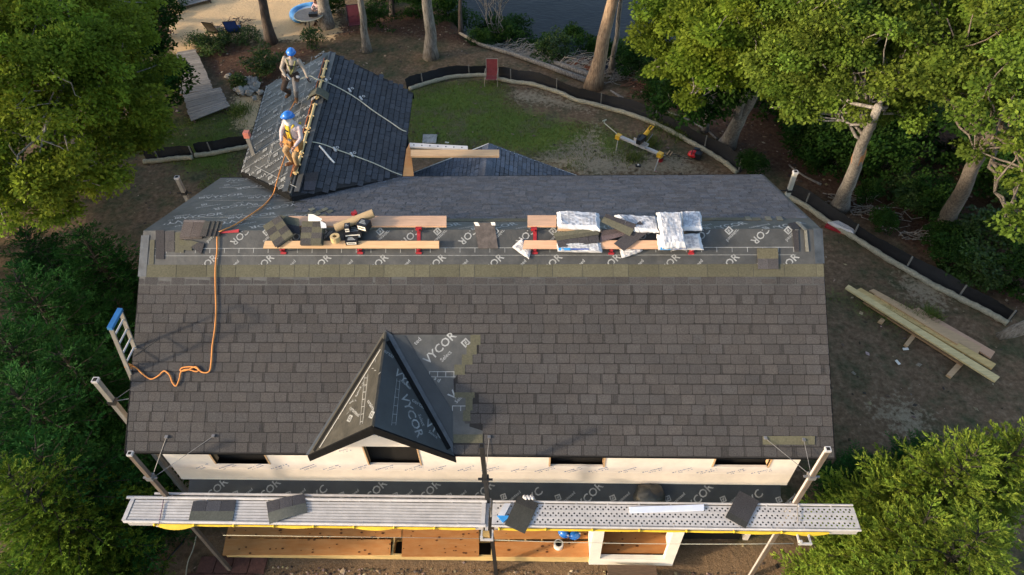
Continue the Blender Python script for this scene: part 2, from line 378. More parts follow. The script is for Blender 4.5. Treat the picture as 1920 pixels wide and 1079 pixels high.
# edge metal, ridge-end flashings
b=MB(); b.box(FRONT,RX0-.03,RX0+.14,FV_OL0-.02,FV_R-.1,.004,.012); b.box(FRONT,RX1-.16,RX1+.02,FV_OL1+.01,FV_R,.006,.012)
b.build('edge_flashing',[flash],fdeck)
b=MB()
b.slab(FRONT,((292,432),(308,432),(308,486),(292,486)),.01,.008,0,(.75,.75,.8)); b.slab(FRONT,((309,434),(327,434),(327,452),(309,452)),.01,.008,0,(1.1,1.1,1.15)); b.slab(FRONT,((309,453),(327,453),(327,472),(309,472)),.01,.008,0,(1.2,1.2,1.2))
b.slab(FRONT,((1485,432),(1497,432),(1499,472),(1490,472)),.01,.008,0,(.7,.7,.75)); b.slab(REAR,((1478,419),(1492,416),(1500,428),(1487,431)),.01,.008,0,(.7,.7,.75))
b.build('starter_shingles',[shingle],fdeck)
b=MB(); b.slab(FRONT,((281,450),(290,450),(288,496),(280,496)),.008,.006); b.slab(FRONT,((328,436),(345,436),(345,474),(328,474)),.008,.006)
b.slab(FRONT,((1508,432),(1513,432),(1517,472),(1511,472)),.02,.006,0,(1.9,1.9,2.2)); b.slab(REAR,((1492,417),(1498,416),(1513,430),(1508,432)),.02,.006,0,(1.9,1.9,2.2))
for x in (1396,1434,1455): b.slab(REAR,((x,406),(x+10,406),(x+14,413),(x+3,413)),.01,.006,0,(1.5,1.5,1.6))
b.build('olive_offcuts',[olive],fdeck)
# --- rear shingles
wing_x=3.0
rm=REAR.uv(600,398)[1]
rskip=lambda u,v: (u>-2.6) or (v>REAR.uv(900,411)[1]) or (u>-3.2 and v>REAR.uv(900,395)[1])
mb=shingles(REAR,-RX1+.05,-2.3,0,L2-.15,.127,(.14,.30),skip=rskip,seed=8,amp=.22,hue=.05,th=.008,cham=.003,dbl=.15)
mb.build('rear_shingles',[shingle_rear],rdeck)
b=MB(); v0=REAR.uv(900,413)[1]
b.box(REAR,-12.6,-5.6,v0-.07,v0+.09,.002,.010); u=-12.6
b.build('rear_headlap_course',[olive],rdeck)
b=MB(); rnd=random.Random(2)
for x,y,s in ((578,392,9),(592,396,11),(603,392,8),(612,396,9),(588,401,9),(600,404,8),(576,400,6)):
    b.slab(REAR,((x,y),(x+s,y-3),(x+s+5,y),(x+5,y+4)),.01+.01*rnd.random(),.006,0,(rnd.uniform(1,2),)*3)
b.build('shingle_scraps',[olive],rdeck)
# eaves, fascia, body
b=MB(); [b.box(LEVEL,p_,q_,-.012,.01,-.045,-.012) for p_,q_ in ((RX0,NX0-.02),(NX1+.02,RX1))]; [b.box(LEVEL,p_,q_,.012,WY,-.06,-.045) for p_,q_ in ((RX0,NX0-.02),(NX1+.02,RX1))]
for x in (RX0-.015,RX1-.01): 
    b.prism([(x,-.02,-.18),(x,RY,RZ-.2),(x,RY,RZ-.01),(x,-.02,-.0)],[(x+.025,-.02,-.18),(x+.025,RY,RZ-.2),(x+.025,RY,RZ-.01),(x+.025,-.02,-.0)])
    ye=RY+L2*math.cos(TR); ze=RZ-L2*math.sin(TR)
    b.prism([(x,RY,RZ-.2),(x,ye,ze-.2),(x,ye,ze-.01),(x,RY,RZ-.01)],[(x+.025,RY,RZ-.2),(x+.025,ye,ze-.2),(x+.025,ye,ze-.01),(x+.025,RY,RZ-.01)])
b.box(LEVEL,RX0,RX1,ye,ye+.02,ze-.2,ze)
b.build('fascia',[blackm],house)
b=MB(); X0,X1=.30,13.22; YB=6.85
for x in (X0,X1-.12): b.prism([(x,WY+.14,GZ),(x,YB,GZ),(x,YB,1.05),(x,RY,2.35),(x,WY+.14,.15)],[(x+.12,WY+.14,GZ),(x+.12,YB,GZ),(x+.12,YB,1.05),(x+.12,RY,2.35),(x+.12,WY+.14,.15)])
b.box(LEVEL,X0,X1,YB,YB+.12,GZ,1.0)
b.build('side_wall',[wallm],house)
# front wall with openings
ZB=float(aty(900,903,WY)[2])
wins=[(405,503,870),(1032,1131,875),(1338,1440,876)]
W=[]
for a,c,y in wins: W.append((aty(a,y-3,WY)[0],aty(c,y-3,WY)[0],aty((a+c)/2,y,WY)[2]))
dl=float(aty(694,873,WY)[0]); dr=float(aty(789,873,WY)[0]); dz0=float(aty(740,872,WY)[2]); dz1=float(aty(740,838,WY)[2])
b=MB(); TH_=.05
def wbox(x0,x1,z0,z1,t=0): b.box(LEVEL,x0,x1,WY-t,WY+TH_,z0,z1)
sill=[w_[2] for w_ in W]; zl=min(sill+[dz0])-.0
xl=float(aty(305,853,WY)[0]); xr=float(aty(1503,860,WY)[0])
wbox(xl,xr,ZB,zl)
xs=[(xl,W[0][0]),(W[0][1],dl),(dr,W[1][0]),(W[1][1],W[2][0]),(W[2][1],xr)]
for a,c in xs: wbox(a,c,zl,-.07)
for w_ in W: wbox(w_[0],w_[1],zl,w_[2])
wbox(dl,dr,zl,dz0)
gx0,gx1,gp=NX0,NX1,5.04
b.prism([(gx0,WY,-.072),(dl,WY,-.072),(dl,WY,dz1),(dr,WY,dz1),(dr,WY,-.072),(gx1,WY,-.072),(gp,WY,1.02)],[(gx0,WY+TH_,-.072),(dl,WY+TH_,-.072),(dl,WY+TH_,dz1),(dr,WY+TH_,dz1),(dr,WY+TH_,-.072),(gx1,WY+TH_,-.072),(gp,WY+TH_,1.0)])
fw=b.build('front_wall',[wallm],house)
b=MB(); b.box(LEVEL,xl,xr,WY-.012,WY-.001,ZB-.01,ZB+.03); pass
b.box(LEVEL,xl,xr,WY-.0035,WY-.0005,float(aty(900,884,WY)[2]),float(aty(900,884,WY)[2])+.006)
b.build('wall_seam',[whitem],fw)
b=MB(); b.box(LEVEL,xl+.2,xr-.2,WY+TH_+.12,WY+TH_+.14,ZB,0.1); b.box(LEVEL,dl-.12,dr+.12,WY+TH_+.10,WY+TH_+.115,-.1,.55); b.build('dark_backing',[dark],house)  # thin near-black sheets paint the unlit rooms behind the openings
fr_wall=Fr((0,WY,0),(1,0,0),(0,0,1)); b=MB()
def scribble(u,v,ang,ln,seed):
    rnd=random.Random(seed); g=fr_wall.sh(u,v,0,ang); x=0
    b.box(g,-.06,-.02,-.015,.015,.001,.003)
    while x<ln:
        q=rnd.uniform(.015,.04); h=rnd.uniform(.015,.035)
        if rnd.random()<.8: b.box(g,x,x+q,-h/2,h/2,.001,.003); 
        if rnd.random()<.6: b.box(g,x,x+q*.8,-.07-h/2,-.07+h/2,.001,.003)
        x+=q+.012
sp=(W[1][1]-W[1][0]); u=xl+.55; k=0
while u<xr-.5:
    zz=float(aty(900,882,WY)[2])
    scribble(u,zz,rad(32),.33,k); scribble(u+.5,zz,rad(28),.36,k+50); u+=1.12; k+=1
for k,(x,y) in enumerate(((640,845),(830,850),(705,815))): 
    q=aty(x,y,WY); scribble(q[0],q[2],rad(25),.2,k+90)
b.build('printed_marks',[M('blue_grey_ink',(.22,.23,.30),.7,.3,9)],fw)
# lit jamb edges
b=MB()
for w_ in W: b.box(LEVEL,w_[0]-.035,w_[0],WY-.012,WY+TH_+.09,w_[2],-.08); b.box(LEVEL,w_[1],w_[1]+.035,WY-.012,WY+TH_+.09,w_[2],-.08)
b.box(LEVEL,dl-.03,dl,WY-.012,WY+TH_+.05,dz0,dz1); b.box(LEVEL,dr,dr+.03,WY-.012,WY+TH_+.05,dz0,dz1)
b.build('window_jamb',[pine],fw)
# --- dormer
A=np.array((4.99,1.96,1.385)); Pk=np.array((5.06,-.14,1.28)); DL=np.array((3.58,-.03,.02)); DR=np.array((6.42,-.03,.02)); DL0=FRONT.p(3.60,.0,.0); DR0=FRONT.p(6.40,.0,.0)
dz=np.array((0,0,.03))
def tri(mb,P,t=.05,mi=0):
    P=[np.array(p,float) for p in P]; n=nrm(np.cross(P[1]-P[0],P[2]-P[0])); n=n if n[2]>0 else -n
    a=np.cross(P[1]-P[0],P[2]-P[0]); P=P if a@n>0 else P[::-1]
    mb.prism([p-n*t for p in P],P,mi)
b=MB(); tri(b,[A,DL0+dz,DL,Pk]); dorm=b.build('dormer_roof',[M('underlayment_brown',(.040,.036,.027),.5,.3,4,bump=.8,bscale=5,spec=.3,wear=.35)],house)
b=MB(); tri(b,[A,Pk,DR,DR0+dz]); b.build('dormer_right_slope',[vycor_dark],dorm)  # slope away from the sun: its shade is put into a darker membrane colour
LF=Fr(Pk,Pk-A,np.cross(np.cross(A-Pk,DL-Pk),Pk-A)); 
def frame_tri(o,a,c):     # frame on plane o,a,c with U along the level front, N up
    N=nrm(np.cross(a-o,c-o)); N=N if N[2]>0 else -N
    U=nrm(np.array((1,0,0))-N*N[0]); return Fr(o,U,np.cross(N,U))
LF=frame_tri(Pk,A,DL); RF=frame_tri(Pk,A,DR)
def inside(fr,P):
    q=[((p-fr.O)@fr.U,(p-fr.O)@fr.V) for p in P]; return pip(q)
b=MB(); il=inside(LF,[A,DL0,DL,Pk]); ir=inside(RF,[A,Pk,DR,DR0])
for (x,y,s,sz,an) in ((665,772,'certainteed',.10,-40),(697,762,'certainteed',.10,-50),(720,735,'NYC',.20,125),(672,735,'Select',.09,60)):
    u,v=LF.uv(x,y); stamp(b,LF,s,u,v,sz,rad(an),clip=il)
for (x,y,sz) in ((656,785,.13),(697,778,.13)): u,v=LF.uv(x,y); logo(b,LF,u,v,sz,rad(-30),clip=il)
p0=LF.uv(690,702); p1=LF.uv(680,795)
def strip(mb,fr,a,c,wd,mi=0,h=.003):
    a=np.array(a); c=np.array(c); d=(c-a)/np.linalg.norm(c-a); q=np.array((-d[1],d[0]))*wd
    mb.add([fr.p(*(a-q),h),fr.p(*(c-q),h),fr.p(*(c+q),h),fr.p(*(a+q),h)],[(0,1,2,3)],mi)
strip(b,LF,p0,p1,.006); strip(b,LF,LF.uv(684,702),LF.uv(675,797),.005)
for t in np.linspace(.08,.95,7):
    a=np.array(LF.uv(690,702))*(1-t)+np.array(LF.uv(680,795))*t; c=np.array(LF.uv(684,702))*(1-t)+np.array(LF.uv(675,797))*t; strip(b,LF,a,c,.006)
rnd=random.Random(9)
for k in range(26):
    t=rnd.random(); x=720-t*120+rnd.uniform(-6,8)+14; y=648+t*180+rnd.uniform(-6,6)
    u,v=LF.uv(x,y); an=rnd.uniform(0,3.1)
    if il(u,v): strip(b,LF,(u,v),(u+.07*math.cos(an),v+.07*math.sin(an)),.005)
b.build('lettering',[ink],dorm)
b=MB()
for (x,y,s,sz,an) in ((727,662,'certai',.13,-12),(757,712,'VYC',.24,-25),(762,722,'Select',.09,-20),(784,757,'certai',.13,-10),(772,780,'VYCOR',.26,-55),(790,788,'Select',.10,-55),(815,806,'VYC',.24,-20),(812,815,'Select',.09,-15)):
    u,v=RF.uv(x,y); stamp(b,RF,s,u,v,sz,rad(an),clip=ir)
strip(b,RF,RF.uv(744,710),RF.uv(734,798),.005); strip(b,RF,RF.uv(750,712),RF.uv(742,798),.005)
for t in np.linspace(.05,.95,6):
    a=np.array(RF.uv(744,710))*(1-t)+np.array(RF.uv(734,798))*t; c=np.array(RF.uv(750,712))*(1-t)+np.array(RF.uv(742,798))*t; strip(b,RF,a,c,.005)
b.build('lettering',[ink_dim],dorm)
b=MB()   # rake fascia
for (q,s) in ((DL,-1),(DR,1)):
    d=nrm(q-Pk); up=np.array((0,0,1.)); e=q+d*.02
    b.prism([Pk+(0,-.03,-.26),e+(0,-.03,-.20),e+(0,-.03,.0),Pk+(0,-.03,.0)],[Pk+(0,.0,-.26),e+(0,.0,-.20),e+(0,.0,.0),Pk+(0,.0,.0)])
    b.prism([Pk+(0,0,-.10),q+(0,0,-.10),q+(0,.5,-.10),Pk+(0,.5,-.10)],[Pk+(0,0,-.07),q+(0,0,-.07),q+(0,.5,-.07),Pk+(0,.5,-.07)])
b.build('dormer_fascia',[blackm],dorm)
b=MB()
b.slab(FRONT,((722,620),(728,630),(592,853),(573,853)),.012,.012)
b.slab(FRONT,((722,620),(735,628),(849,832),(849,850),(843,850)),.014,.012)
b.build('valley_flashing',[flash],dorm)
b=MB(); b.slab(FRONT,((735,628),(759,629),(849,772),(849,832)),.006,.006)  # cast shadow of the dormer, painted as a dark band on the main slope
b.build('dormer_shadow_band',[vycor_dark],dorm)
b=MB(); strip(b,LF,LF.uv(719,636),LF.uv(589,846),.055,0,.006); strip(b,RF,RF.uv(727,640),RF.uv(842,842),.06,0,.006); b.build('edge_band',[blackm],dorm)
b=MB(); strip(b,LF,LF.uv(714,656),LF.uv(600,840),.012,0,.012); 
b.build('edge_trim',[M('bright_trim',(.62,.60,.56),.35,.05,5,metal=.5)],dorm)
# --- porch roof, deck, entry
PYF=-.34; PZF=ZB-.42
b=MB(); PF=Fr((0,PYF,PZF),(1,0,0),(0,WY-PYF,ZB-PZF)); LP=math.hypot(WY-PYF,ZB-PZF)
px0=.42; px1=13.15
b.box(PF,px0,px1,0,LP,-.12,0); b.box(LEVEL,px0,px1,PYF-.02,PYF,PZF-.2,PZF-.01)
porch=b.build('porch_roof',[vycor_dark],house)
b=MB()
v=LP*.62
for k,u in enumerate(np.arange(.95,13,1.163)):
    stamp(b,PF,'VYCOR' if k%4!=2 else 'VYC',u,v,.24,rad(45),clip=lambda a,c:.05<c<LP-.02); logo(b,PF,u+.52,v,.12,rad(20)); stamp(b,PF,'certainteed',u+.72,v-.02,.09,rad(40))
    stamp(b,PF,'R',u+.05,v-.30,.2,rad(45)); 
b.build('lettering',[ink_dim],porch)
b=MB(); q=PF.uv(1218,912,.0); N_=14
for i in range(6):     # bump of loose membrane
    r0=.48*(1-i/6)**.5
c0=PF.p(*PF.uv(1217,930),0); b.ball(c0,(.34,.26,.26),18,10); b.v=[tuple(np.array(q)+np.array([math.sin(q[0]*23+q[2]*9)*.02,math.sin(q[0]*31)*.03,math.sin(q[0]*17+q[1]*13)*.03])) for q in b.v]; b.build('loose_membrane',[vycor_dark],porch,smooth=True)
DZ=-4.5
def dk(x,y): return atz(x,y,DZ)
DK=Fr((0,0,DZ),(1,0,0),(0,1,0))
b=MB()
def panel(pts,col=(1,1,1),z=0): b.slab(DK,pts,-.02+z,.02,0,col)
panel(((432,975),(754,975),(752,1008),(423,1008)),(1.05,1.02,1)); panel(((423,1009.5),(733,1012),(732,1041),(417,1041)),(1,1,1))
panel(((756,975),(898,975),(898,1044),(753,1044)),(.82,.80,.8),.004)
panel(((926,975),(1104,975),(1104,1010),(927,1011)),(.85,.85,.85)); panel(((928,1016),(1104,1015),(1104,1044),(928,1044)),(.88,.85,.85))
panel(((1130,975),(1262,975),(1246,1038),(1125,1038)),(.62,.6,.6),.004)
deck=b.build('porch_floor',[ply],house)
b=MB(); rnd=random.Random(31)
for k in range(110):
    x=rnd.uniform(430,1240); y=rnd.uniform(990,1040)
    if 733<x<756 or 897<x<930 or 1104<x<1132: continue
    c=dk(x,y); r=rnd.uniform(.008,.028); pts=[(c[0]+r*1.6*math.cos(a),c[1]+r*math.sin(a),DZ+.006) for a in np.linspace(0,2*math.pi,8)[:-1]]
    b.add(pts,[tuple(range(7))])
b.build('wood_knots',[M('knot',(.12,.045,.015),.8,.2,9)],deck)
b=MB(); fy=float(dk(900,1043)[1])
b.box(LEVEL,.42,9.3,fy,fy+.04,DZ-.28,DZ-.022); b.box(LEVEL,.42,11.5,WY-.05,WY+.1,GZ,DZ-.03)
for x in np.arange(.5,9.2,.4): b.box(LEVEL,x,x+.04,fy+.04,WY-.05,DZ-.26,DZ-.024)
b.build('floor_joist',[greenwood],deck)
b=MB(); b.box(LEVEL,.42,13,WY+.16,WY+.2,GZ,ZB-.02); b.box(LEVEL,.42,11.3,fy+.06,WY-.02,DZ-.45,DZ-.40); b.build('lower_wall_and_dark_sheet',[dark],house)  # wall, plus a near-black sheet painting the shade under the porch floor
# entry: posts and threshold
b=MB(); ex0=float(dk(1105,1045)[0]); ex1=float(dk(1263,1048)[0]); ey=fy-.05
b.box(LEVEL,ex0,ex0+.24,ey,ey+.12,DZ-.3,PZF-.2); b.box(LEVEL,ex1-.24,ex1,ey,ey+.12,DZ-.3,PZF-.2)
b.box(LEVEL,ex0+.24,ex1-.24,ey,ey+.11,DZ-.3,DZ+.06); b.box(LEVEL,ex0,ex0+.12,ey+.12,WY,DZ-.0,PZF-.1); b.box(LEVEL,ex1-.12,ex1,ey+.12,WY,DZ,PZF-.1)
b.build('entry_frame',[whitem],house)
b=MB(); 
for i in range(5): b.box(LEVEL,ex0+.42,ex1-.42,ey-.06-.28*(i+1),ey-.08-.28*i,DZ-.12-.10*i,DZ-.08-.10*i,0,(random.uniform(.6,.8),)*3)
b.box(LEVEL,ex0+.42,ex0+.47,ey-1.4,ey-.06,GZ,DZ-.5); 
b.build('entry_step',[M('step_wood',(.17,.11,.07),.85,.25,5,stretch=(1,6,1),tint=True,bump=.2)],house)

# --- rear wing
WP0=REAR.px(548,378)+np.array((0,0,.15)); WF=atz(620,97,WP0[2]); WRn=REAR.px(755,331); WRf=atz(775,175,WRn[2]); WLn=atz(453,325,WRn[2]); WLf=atz(500,165,WRn[2])
e1=nrm(WRf-WRn)
RWg=Fr(WRn,e1,nrm(WP0-WRn)); RWg=frame_tri(WRn,WRf,WP0); 
def wframe(o,along,other):
    N=nrm(np.cross(along-o,other-o)); N=N if N[2]>0 else -N
    U=nrm(along-o); V=np.cross(N,U); return Fr(o,U,V)
WR=wframe(WRn,WRf,WP0)          # u along the right eave away from the camera, v up
WL=wframe(WLn,WLf,WP0); WL=Fr(WLn,-WL.U,-WL.V)  # u toward camera, v up
ext=np.array(WP0)-(WF-WP0)*.16
b=MB(); tri(b,[WRn,WRf,WF,WP0],.14); tri(b,[WRn,WP0,WP0-(0,.0,.35),WRn-(0,.0,.2)],.02); wr=b.build('wing_roof',[shingle_edge],house)
quadR=[(((p-WR.O)@WR.U),((p-WR.O)@WR.V)) for p in (WRn,WRf,WF,WP0)]; inR=pip(quadR)
vm=max(q[1] for q in quadR); us=[q[0] for q in quadR]
mb=shingles(WR,min(us)-.1,max(us)+.1,0,vm,.150,(.20,.32),skip=lambda u,v: not inR(u,v),seed=12,amp=.2,hue=.03,th=.012,dbl=.2)
mb.build('wing_shingles',[shingle_wing],wr)
up=np.array((0,0,.05))
b=MB(); tri(b,[WLn+up,WLf+up,WF+up*.4,WP0+up*.6],.14); wl=b.build('wing_left_slope',[vycor],house)
# dark edge face along the near cut of the left slope
dn=np.array((0,0,-.34))
b=MB()
off=np.array((0,-.015,0))
b.prism([WLn+up+off,WP0+up+off,WP0+off+dn*.8,WLn+off+dn],[WLn+up+off+(0,.05,0),WP0+up+off+(0,.05,0),WP0+off+dn*.8+(0,.05,0),WLn+off+dn+(0,.05,0)])
b.prism([WLn+up+(-.02,0,0),WLf+up+(-.02,0,0),WLf+(-.02,0,-.25),WLn+(-.02,0,-.25)],[WLn+up,WLf+up,WLf+(0,0,-.25),WLn+(0,0,-.25)])
b.prism([WRf+(0,0,-.2),WF+(0,0,-.2),WF+(0,0,-.01),WRf+(0,0,-.01)],[WRf+(0,.02,-.2),WF+(0,.02,-.2),WF+(0,.02,-.01),WRf+(0,.02,-.01)])
b.build('wing_fascia',[blackm],wl)
b=MB()   # walls of the wing down to the ground
def wallp(p,q,top):
    n=nrm(np.cross(q-p,(0,0,1)))*.08
    b.prism([p+(0,0,top),q+(0,0,top),np.array((q[0],q[1],GZ)),np.array((p[0],p[1],GZ))],[p+n+(0,0,top),q+n+(0,0,top),np.array((q[0],q[1],GZ))+n,np.array((p[0],p[1],GZ))+n])
ins=lambda p,dx,dy:p+np.array((dx,dy,0))
wallp(ins(WLn,.35,-.2),ins(WLf,.35,-.35),-.15); wallp(ins(WRn,-.6,-.1),ins(WRf,-.6,-.3),-.15); wallp(ins(WLf,.35,-.35),ins(WRf,-.3,-.3),-.12); wallp(ins(WLn,.35,-.2),ins(WRn,-.3,-.2),-.15)
b.build('wing_wall',[wrapd],house)
quadL=[(((p-WL.O)@WL.U),((p-WL.O)@WL.V)) for p in (WLn,WLf,WF,WP0)]; inL=pip(quadL)
vL=max(q[1] for q in quadL); uL=[q[0] for q in quadL]
b=MB()
for k,v in enumerate(np.arange(.28,vL,.46)):
    u=min(uL)+.25+(.38 if k%2 else 0); j=0
    while u<max(uL):
        if j%2==0: stamp(b,WL,'VYCOR',u,v,.17,rad(-82),w=.058,clip=inL)
        else: stamp(b,WL,'certainteed',u,v+.02,.08,rad(-82),w=.058,clip=inL); logo(b,WL,u+.17,v,.13,rad(-82),w=.058,clip=inL); 
        u+=.46; j+=1
for v in (.06,.10):
    u=min(uL)+.2
    while u<max(uL):
        if inL(u,v+.02): b.box(WL,u,u+.11,v-.012,v+.012,.056,.058)
        u+=.19
lapv=[.95,1.0,1.72]
for v in lapv:
    a=[u for u in np.arange(min(uL),max(uL),.02) if inL(u,v)]
    if a: b.box(WL,a[0]+.05,a[-1]-.75,v,v+.010,.056,.058)
pa=WL.uv(480,352-15) ; 
strip(b,WL,WL.uv(478,312,.055),WL.uv(556,352,.055),.006,0,.058)
b.build('lettering',[ink],wl)
# ridge furring strip with rungs
b=MB(); rd=WF-WP0
def rp(t,s=0,h=0): return WP0+rd*t+np.array((s,0,h))
segs=((.11,.215),(.225,.37),(.385,.56),(.60,.74),(.76,.9)); 
for a,c in segs:
    b.tube([rp(a,.0,.07),rp(c,.0,.07)],.035,8)
    for t in np.linspace(a+.006,c-.006,3): b.tube([rp(t,-.06,.075),rp(t,.07,.075)],.024,6)
b.build('ridge_furring',[M('furring',(.62,.42,.18),.6,.12,6)],wl)
b=MB(); b.tube([rp(.1,-.11,.045),rp(.93,-.11,.045)],.012,5); b.build('red_line',[M('rust_line',(.40,.12,.04),.7,.2,9)],wl)
b=MB()
for s in (-.15,.12): b.prism([rp(.02,s-.06,.02),rp(.98,s-.06,.02),rp(.98,s+.06,.03),rp(.02,s+.06,.03)],[rp(.02,s-.06,.03),rp(.98,s-.06,.03),rp(.98,s+.06,.04),rp(.02,s+.06,.04)])
b.build('ridge_membrane',[vycor],wl)
# --- low rear bay
BZ=.55; bp=atz(916,271,BZ); bn=np.array((bp[0]-.05,7.2,BZ)); BY=bp[1]
br=aty(1085,331,BY); sl=(br[2]-BZ)/(br[0]-bp[0])
brf=bp+np.array((2.7,0,2.7*sl)); brn=bn+np.array((2.7,0,2.7*sl)); blf=bp+np.array((-2.3,0,2.3*sl)); bln=bn+np.array((-2.3,0,2.3*sl))
b=MB(); tri(b,[bn,brn,brf,bp],.12); tri(b,[bp,blf,bln,bn],.12)
bay=b.build('bay_roof',[shingle_edge],house)
BRF=wframe(brn,brf,bp); BLF=wframe(bln,blf,bp); BLF=Fr(bln,-BLF.U,-BLF.V)
Lb=BY-7.2
mb=shingles(BRF,0,Lb,0,float(np.linalg.norm(bp-brf)),.127,(.16,.3),seed=21,amp=.2,hue=.05,th=.009,cham=.003)
mb2=shingles(BLF,-Lb,0,0,float(np.linalg.norm(bp-blf)),.127,(.16,.3),seed=22,amp=.2,hue=.05,th=.009,cham=.003)
mb.add(mb2.v,mb2.f); mb.c=mb.c[:-len(mb2.f)]+mb2.c
mb.build('bay_shingles',[shingle_bay],bay)
b=MB(); k=0
for t in np.arange(0,Lb-.1,.15):
    c=bn+(bp-bn)*(t/Lb); c2=bn+(bp-bn)*(min(t+.2,Lb)/Lb)
    P=[]; 
    for cc,hh in ((c,.02),(c2,.035)):
        for s in (-.17,-.09,0,.09,.17): P.append(cc+np.array((s,0,abs(s)*sl+hh+.012*(1-abs(s)/.17))))
    b.add(P,[(i,i+1,i+6,i+5) for i in range(4)],0,(random.uniform(.8,1.2),)*3)
b.build('bay_ridge_cap',[shingle_bay],bay)
b=MB(); b.prism([blf+(0,.0,-.15),bp+(0,.0,-.15),bp+(0,.0,.02),blf+(0,.0,.02)],[blf+(0,.03,-.15),bp+(0,.03,-.15),bp+(0,.03,.02),blf+(0,.03,.02)])
b.prism([brf+(0,.0,-.15),bp+(0,.0,-.15),bp+(0,.0,.0),brf+(0,.0,.0)],[brf+(0,.03,-.15),bp+(0,.03,-.15),bp+(0,.03,.0),brf+(0,.03,.0)])
b.build('bay_trim',[whitem],bay)
b=MB(); b.box(LEVEL,bln[0]+.3,brn[0]-.3,7.0,BY-.3,GZ,blf[2]-.15); b.build('bay_wall',[wrapd],house)
# ================================================================== GROUND, WATER
GP=Fr((0,0,GZ),(1,0,0),(0,1,0))
def g2(pts,h=GZ): return [tuple(atz(x,y,h)[:2]) for x,y in pts]
AREAS={'grass':[g2(((745,180),(800,160),(850,148),(940,148),(965,195),(1060,225),(1130,235),(1180,260),(1190,300),(1080,320),(990,300),(900,280),(760,275))),
                g2(((220,235),(460,205),(460,255),(445,330),(350,330),(300,290),(200,300))), g2(((380,320),(440,330),(380,350))), g2(((1560,550),(1640,570),(1740,590),(1720,620),(1640,600)))],
       'sandy':[g2(((985,300),(1060,265),(1120,225),(1145,280),(1290,290),(1350,330),(1100,335))), g2(((1680,510),(1740,505),(1790,545),(1780,585),(1720,575),(1680,540))), g2(((955,165),(1010,165),(1090,190),(1130,215),(1060,205),(960,190))), g2(((1620,760),(1700,740),(1760,790),(1700,830)))],
       'sand':[g2(((305,60),(330,-40),(600,-60),(640,60),(620,75),(500,75),(375,80),(350,115),(325,100))),
               g2(((440,180),(480,175),(500,210),(470,245),(440,240)))],
       'litter':[g2(((560,80),(700,60),(1100,110),(1330,250),(1600,400),(1920,590),(2100,400),(2000,0),(1300,0),(700,20))), g2(((370,85),(600,90),(500,170),(400,140)))],
       'gravel':[g2(((400,1030),(1500,1030),(1560,1200),(380,1200)))]}
def pdist(P,poly):   # signed distance, + inside
    x,y=P[:,0],P[:,1]; ins=np.zeros(len(P),bool); d=np.full(len(P),1e9); n=len(poly)
    for i in range(n):
        x1,y1=poly[i]; x2,y2=poly[(i+1)%n]
        c=((y1>y)!=(y2>y)); xi=(x2-x1)*(y-y1)/((y2-y1) if abs(y2-y1)>1e-9 else 1e-9)+x1; ins^=(c&(x<xi))
        ex,ey=x2-x1,y2-y1; t=np.clip(((x-x1)*ex+(y-y1)*ey)/(ex*ex+ey*ey+1e-9),0,1)
        d=np.minimum(d,np.hypot(x-x1-t*ex,y-y1-t*ey))
    return np.where(ins,d,-d)
def vnoise(x,y,s,seed=0):
    r=np.random.default_rng(seed); T=r.random((64,64)); X=x/s+100; Y=y/s+100
    xi=np.floor(X).astype(int); yi=np.floor(Y).astype(int); fx=X-xi; fy=Y-yi; fx=fx*fx*(3-2*fx); fy=fy*fy*(3-2*fy)
    g=lambda a,b:T[a%64,b%64]
    return (g(xi,yi)*(1-fx)+g(xi+1,yi)*fx)*(1-fy)+(g(xi,yi+1)*(1-fx)+g(xi+1,yi+1)*fx)*fy
def shore(x): return np.interp(x,[-60,0,2.2,4.5,8,12,16,22,30,80],[38,38,33,27.6,25.6,24.2,22.8,21.5,21,21])
def gz(x,y):
    x=np.asarray(x,float); y=np.asarray(y,float)
    z=GZ+.10*(vnoise(x,y,2.3,1)-.5)+.05*(vnoise(x,y,.6,2)-.5)
    near=np.clip((np.hypot((x-6.8)/9,(y-5)/8)-.9)*2,0,1); z=GZ+(z-GZ)*near
    s=np.clip((y-shore(x)+2.0)/4.0,0,1); s=s*s*(3-2*s)
    return z-1.9*s
nx,ny=420,400
gx=np.concatenate([np.linspace(-150,-24,30,endpoint=False),np.linspace(-24,38,nx-60,endpoint=False),np.linspace(38,160,30)])
gy=np.concatenate([np.linspace(-90,-4,30,endpoint=False),np.linspace(-4,42,ny-60,endpoint=False),np.linspace(42,260,30)])
GX,GY=np.meshgrid(gx,gy); P2=np.stack([GX.ravel(),GY.ravel()],1)
V=np.column_stack([P2,gz(P2[:,0],P2[:,1])])
ii=np.arange(len(gy)-1)[:,None]*len(gx)+np.arange(len(gx)-1)[None,:]
Fq=np.stack([ii,ii+1,ii+1+len(gx),ii+len(gx)],-1).reshape(-1,4)
gm=bpy.data.materials.new('soil_ground'); gm.use_nodes=True
ground=rawmesh('ground',V,Fq,gm,smooth=True); tag(ground,kind='structure')
for nm,polys in AREAS.items():
    d=np.full(len(P2),-9.0)
    for p in polys: d=np.maximum(d,pdist(P2,p))
    at=ground.data.attributes.new(nm,'FLOAT','POINT'); at.data.foreach_set('value',np.clip(.5+d*.45,0,1).astype(np.float32))
nt=gm.node_tree; L=nt.links.new; bs=nt.nodes['Principled BSDF']; bs.inputs['Roughness'].default_value=.95; bs.inputs['Specular IOR Level'].default_value=.1
tc=nt.nodes.new('ShaderNodeTexCoord')
def noise(sc,det=6,ro=.7):
    n=nt.nodes.new('ShaderNodeTexNoise'); n.inputs['Scale'].default_value=sc; n.inputs['Detail'].default_value=det; n.inputs['Roughness'].default_value=ro; L(tc.outputs['Object'],n.inputs[0]); return n.outputs[0]
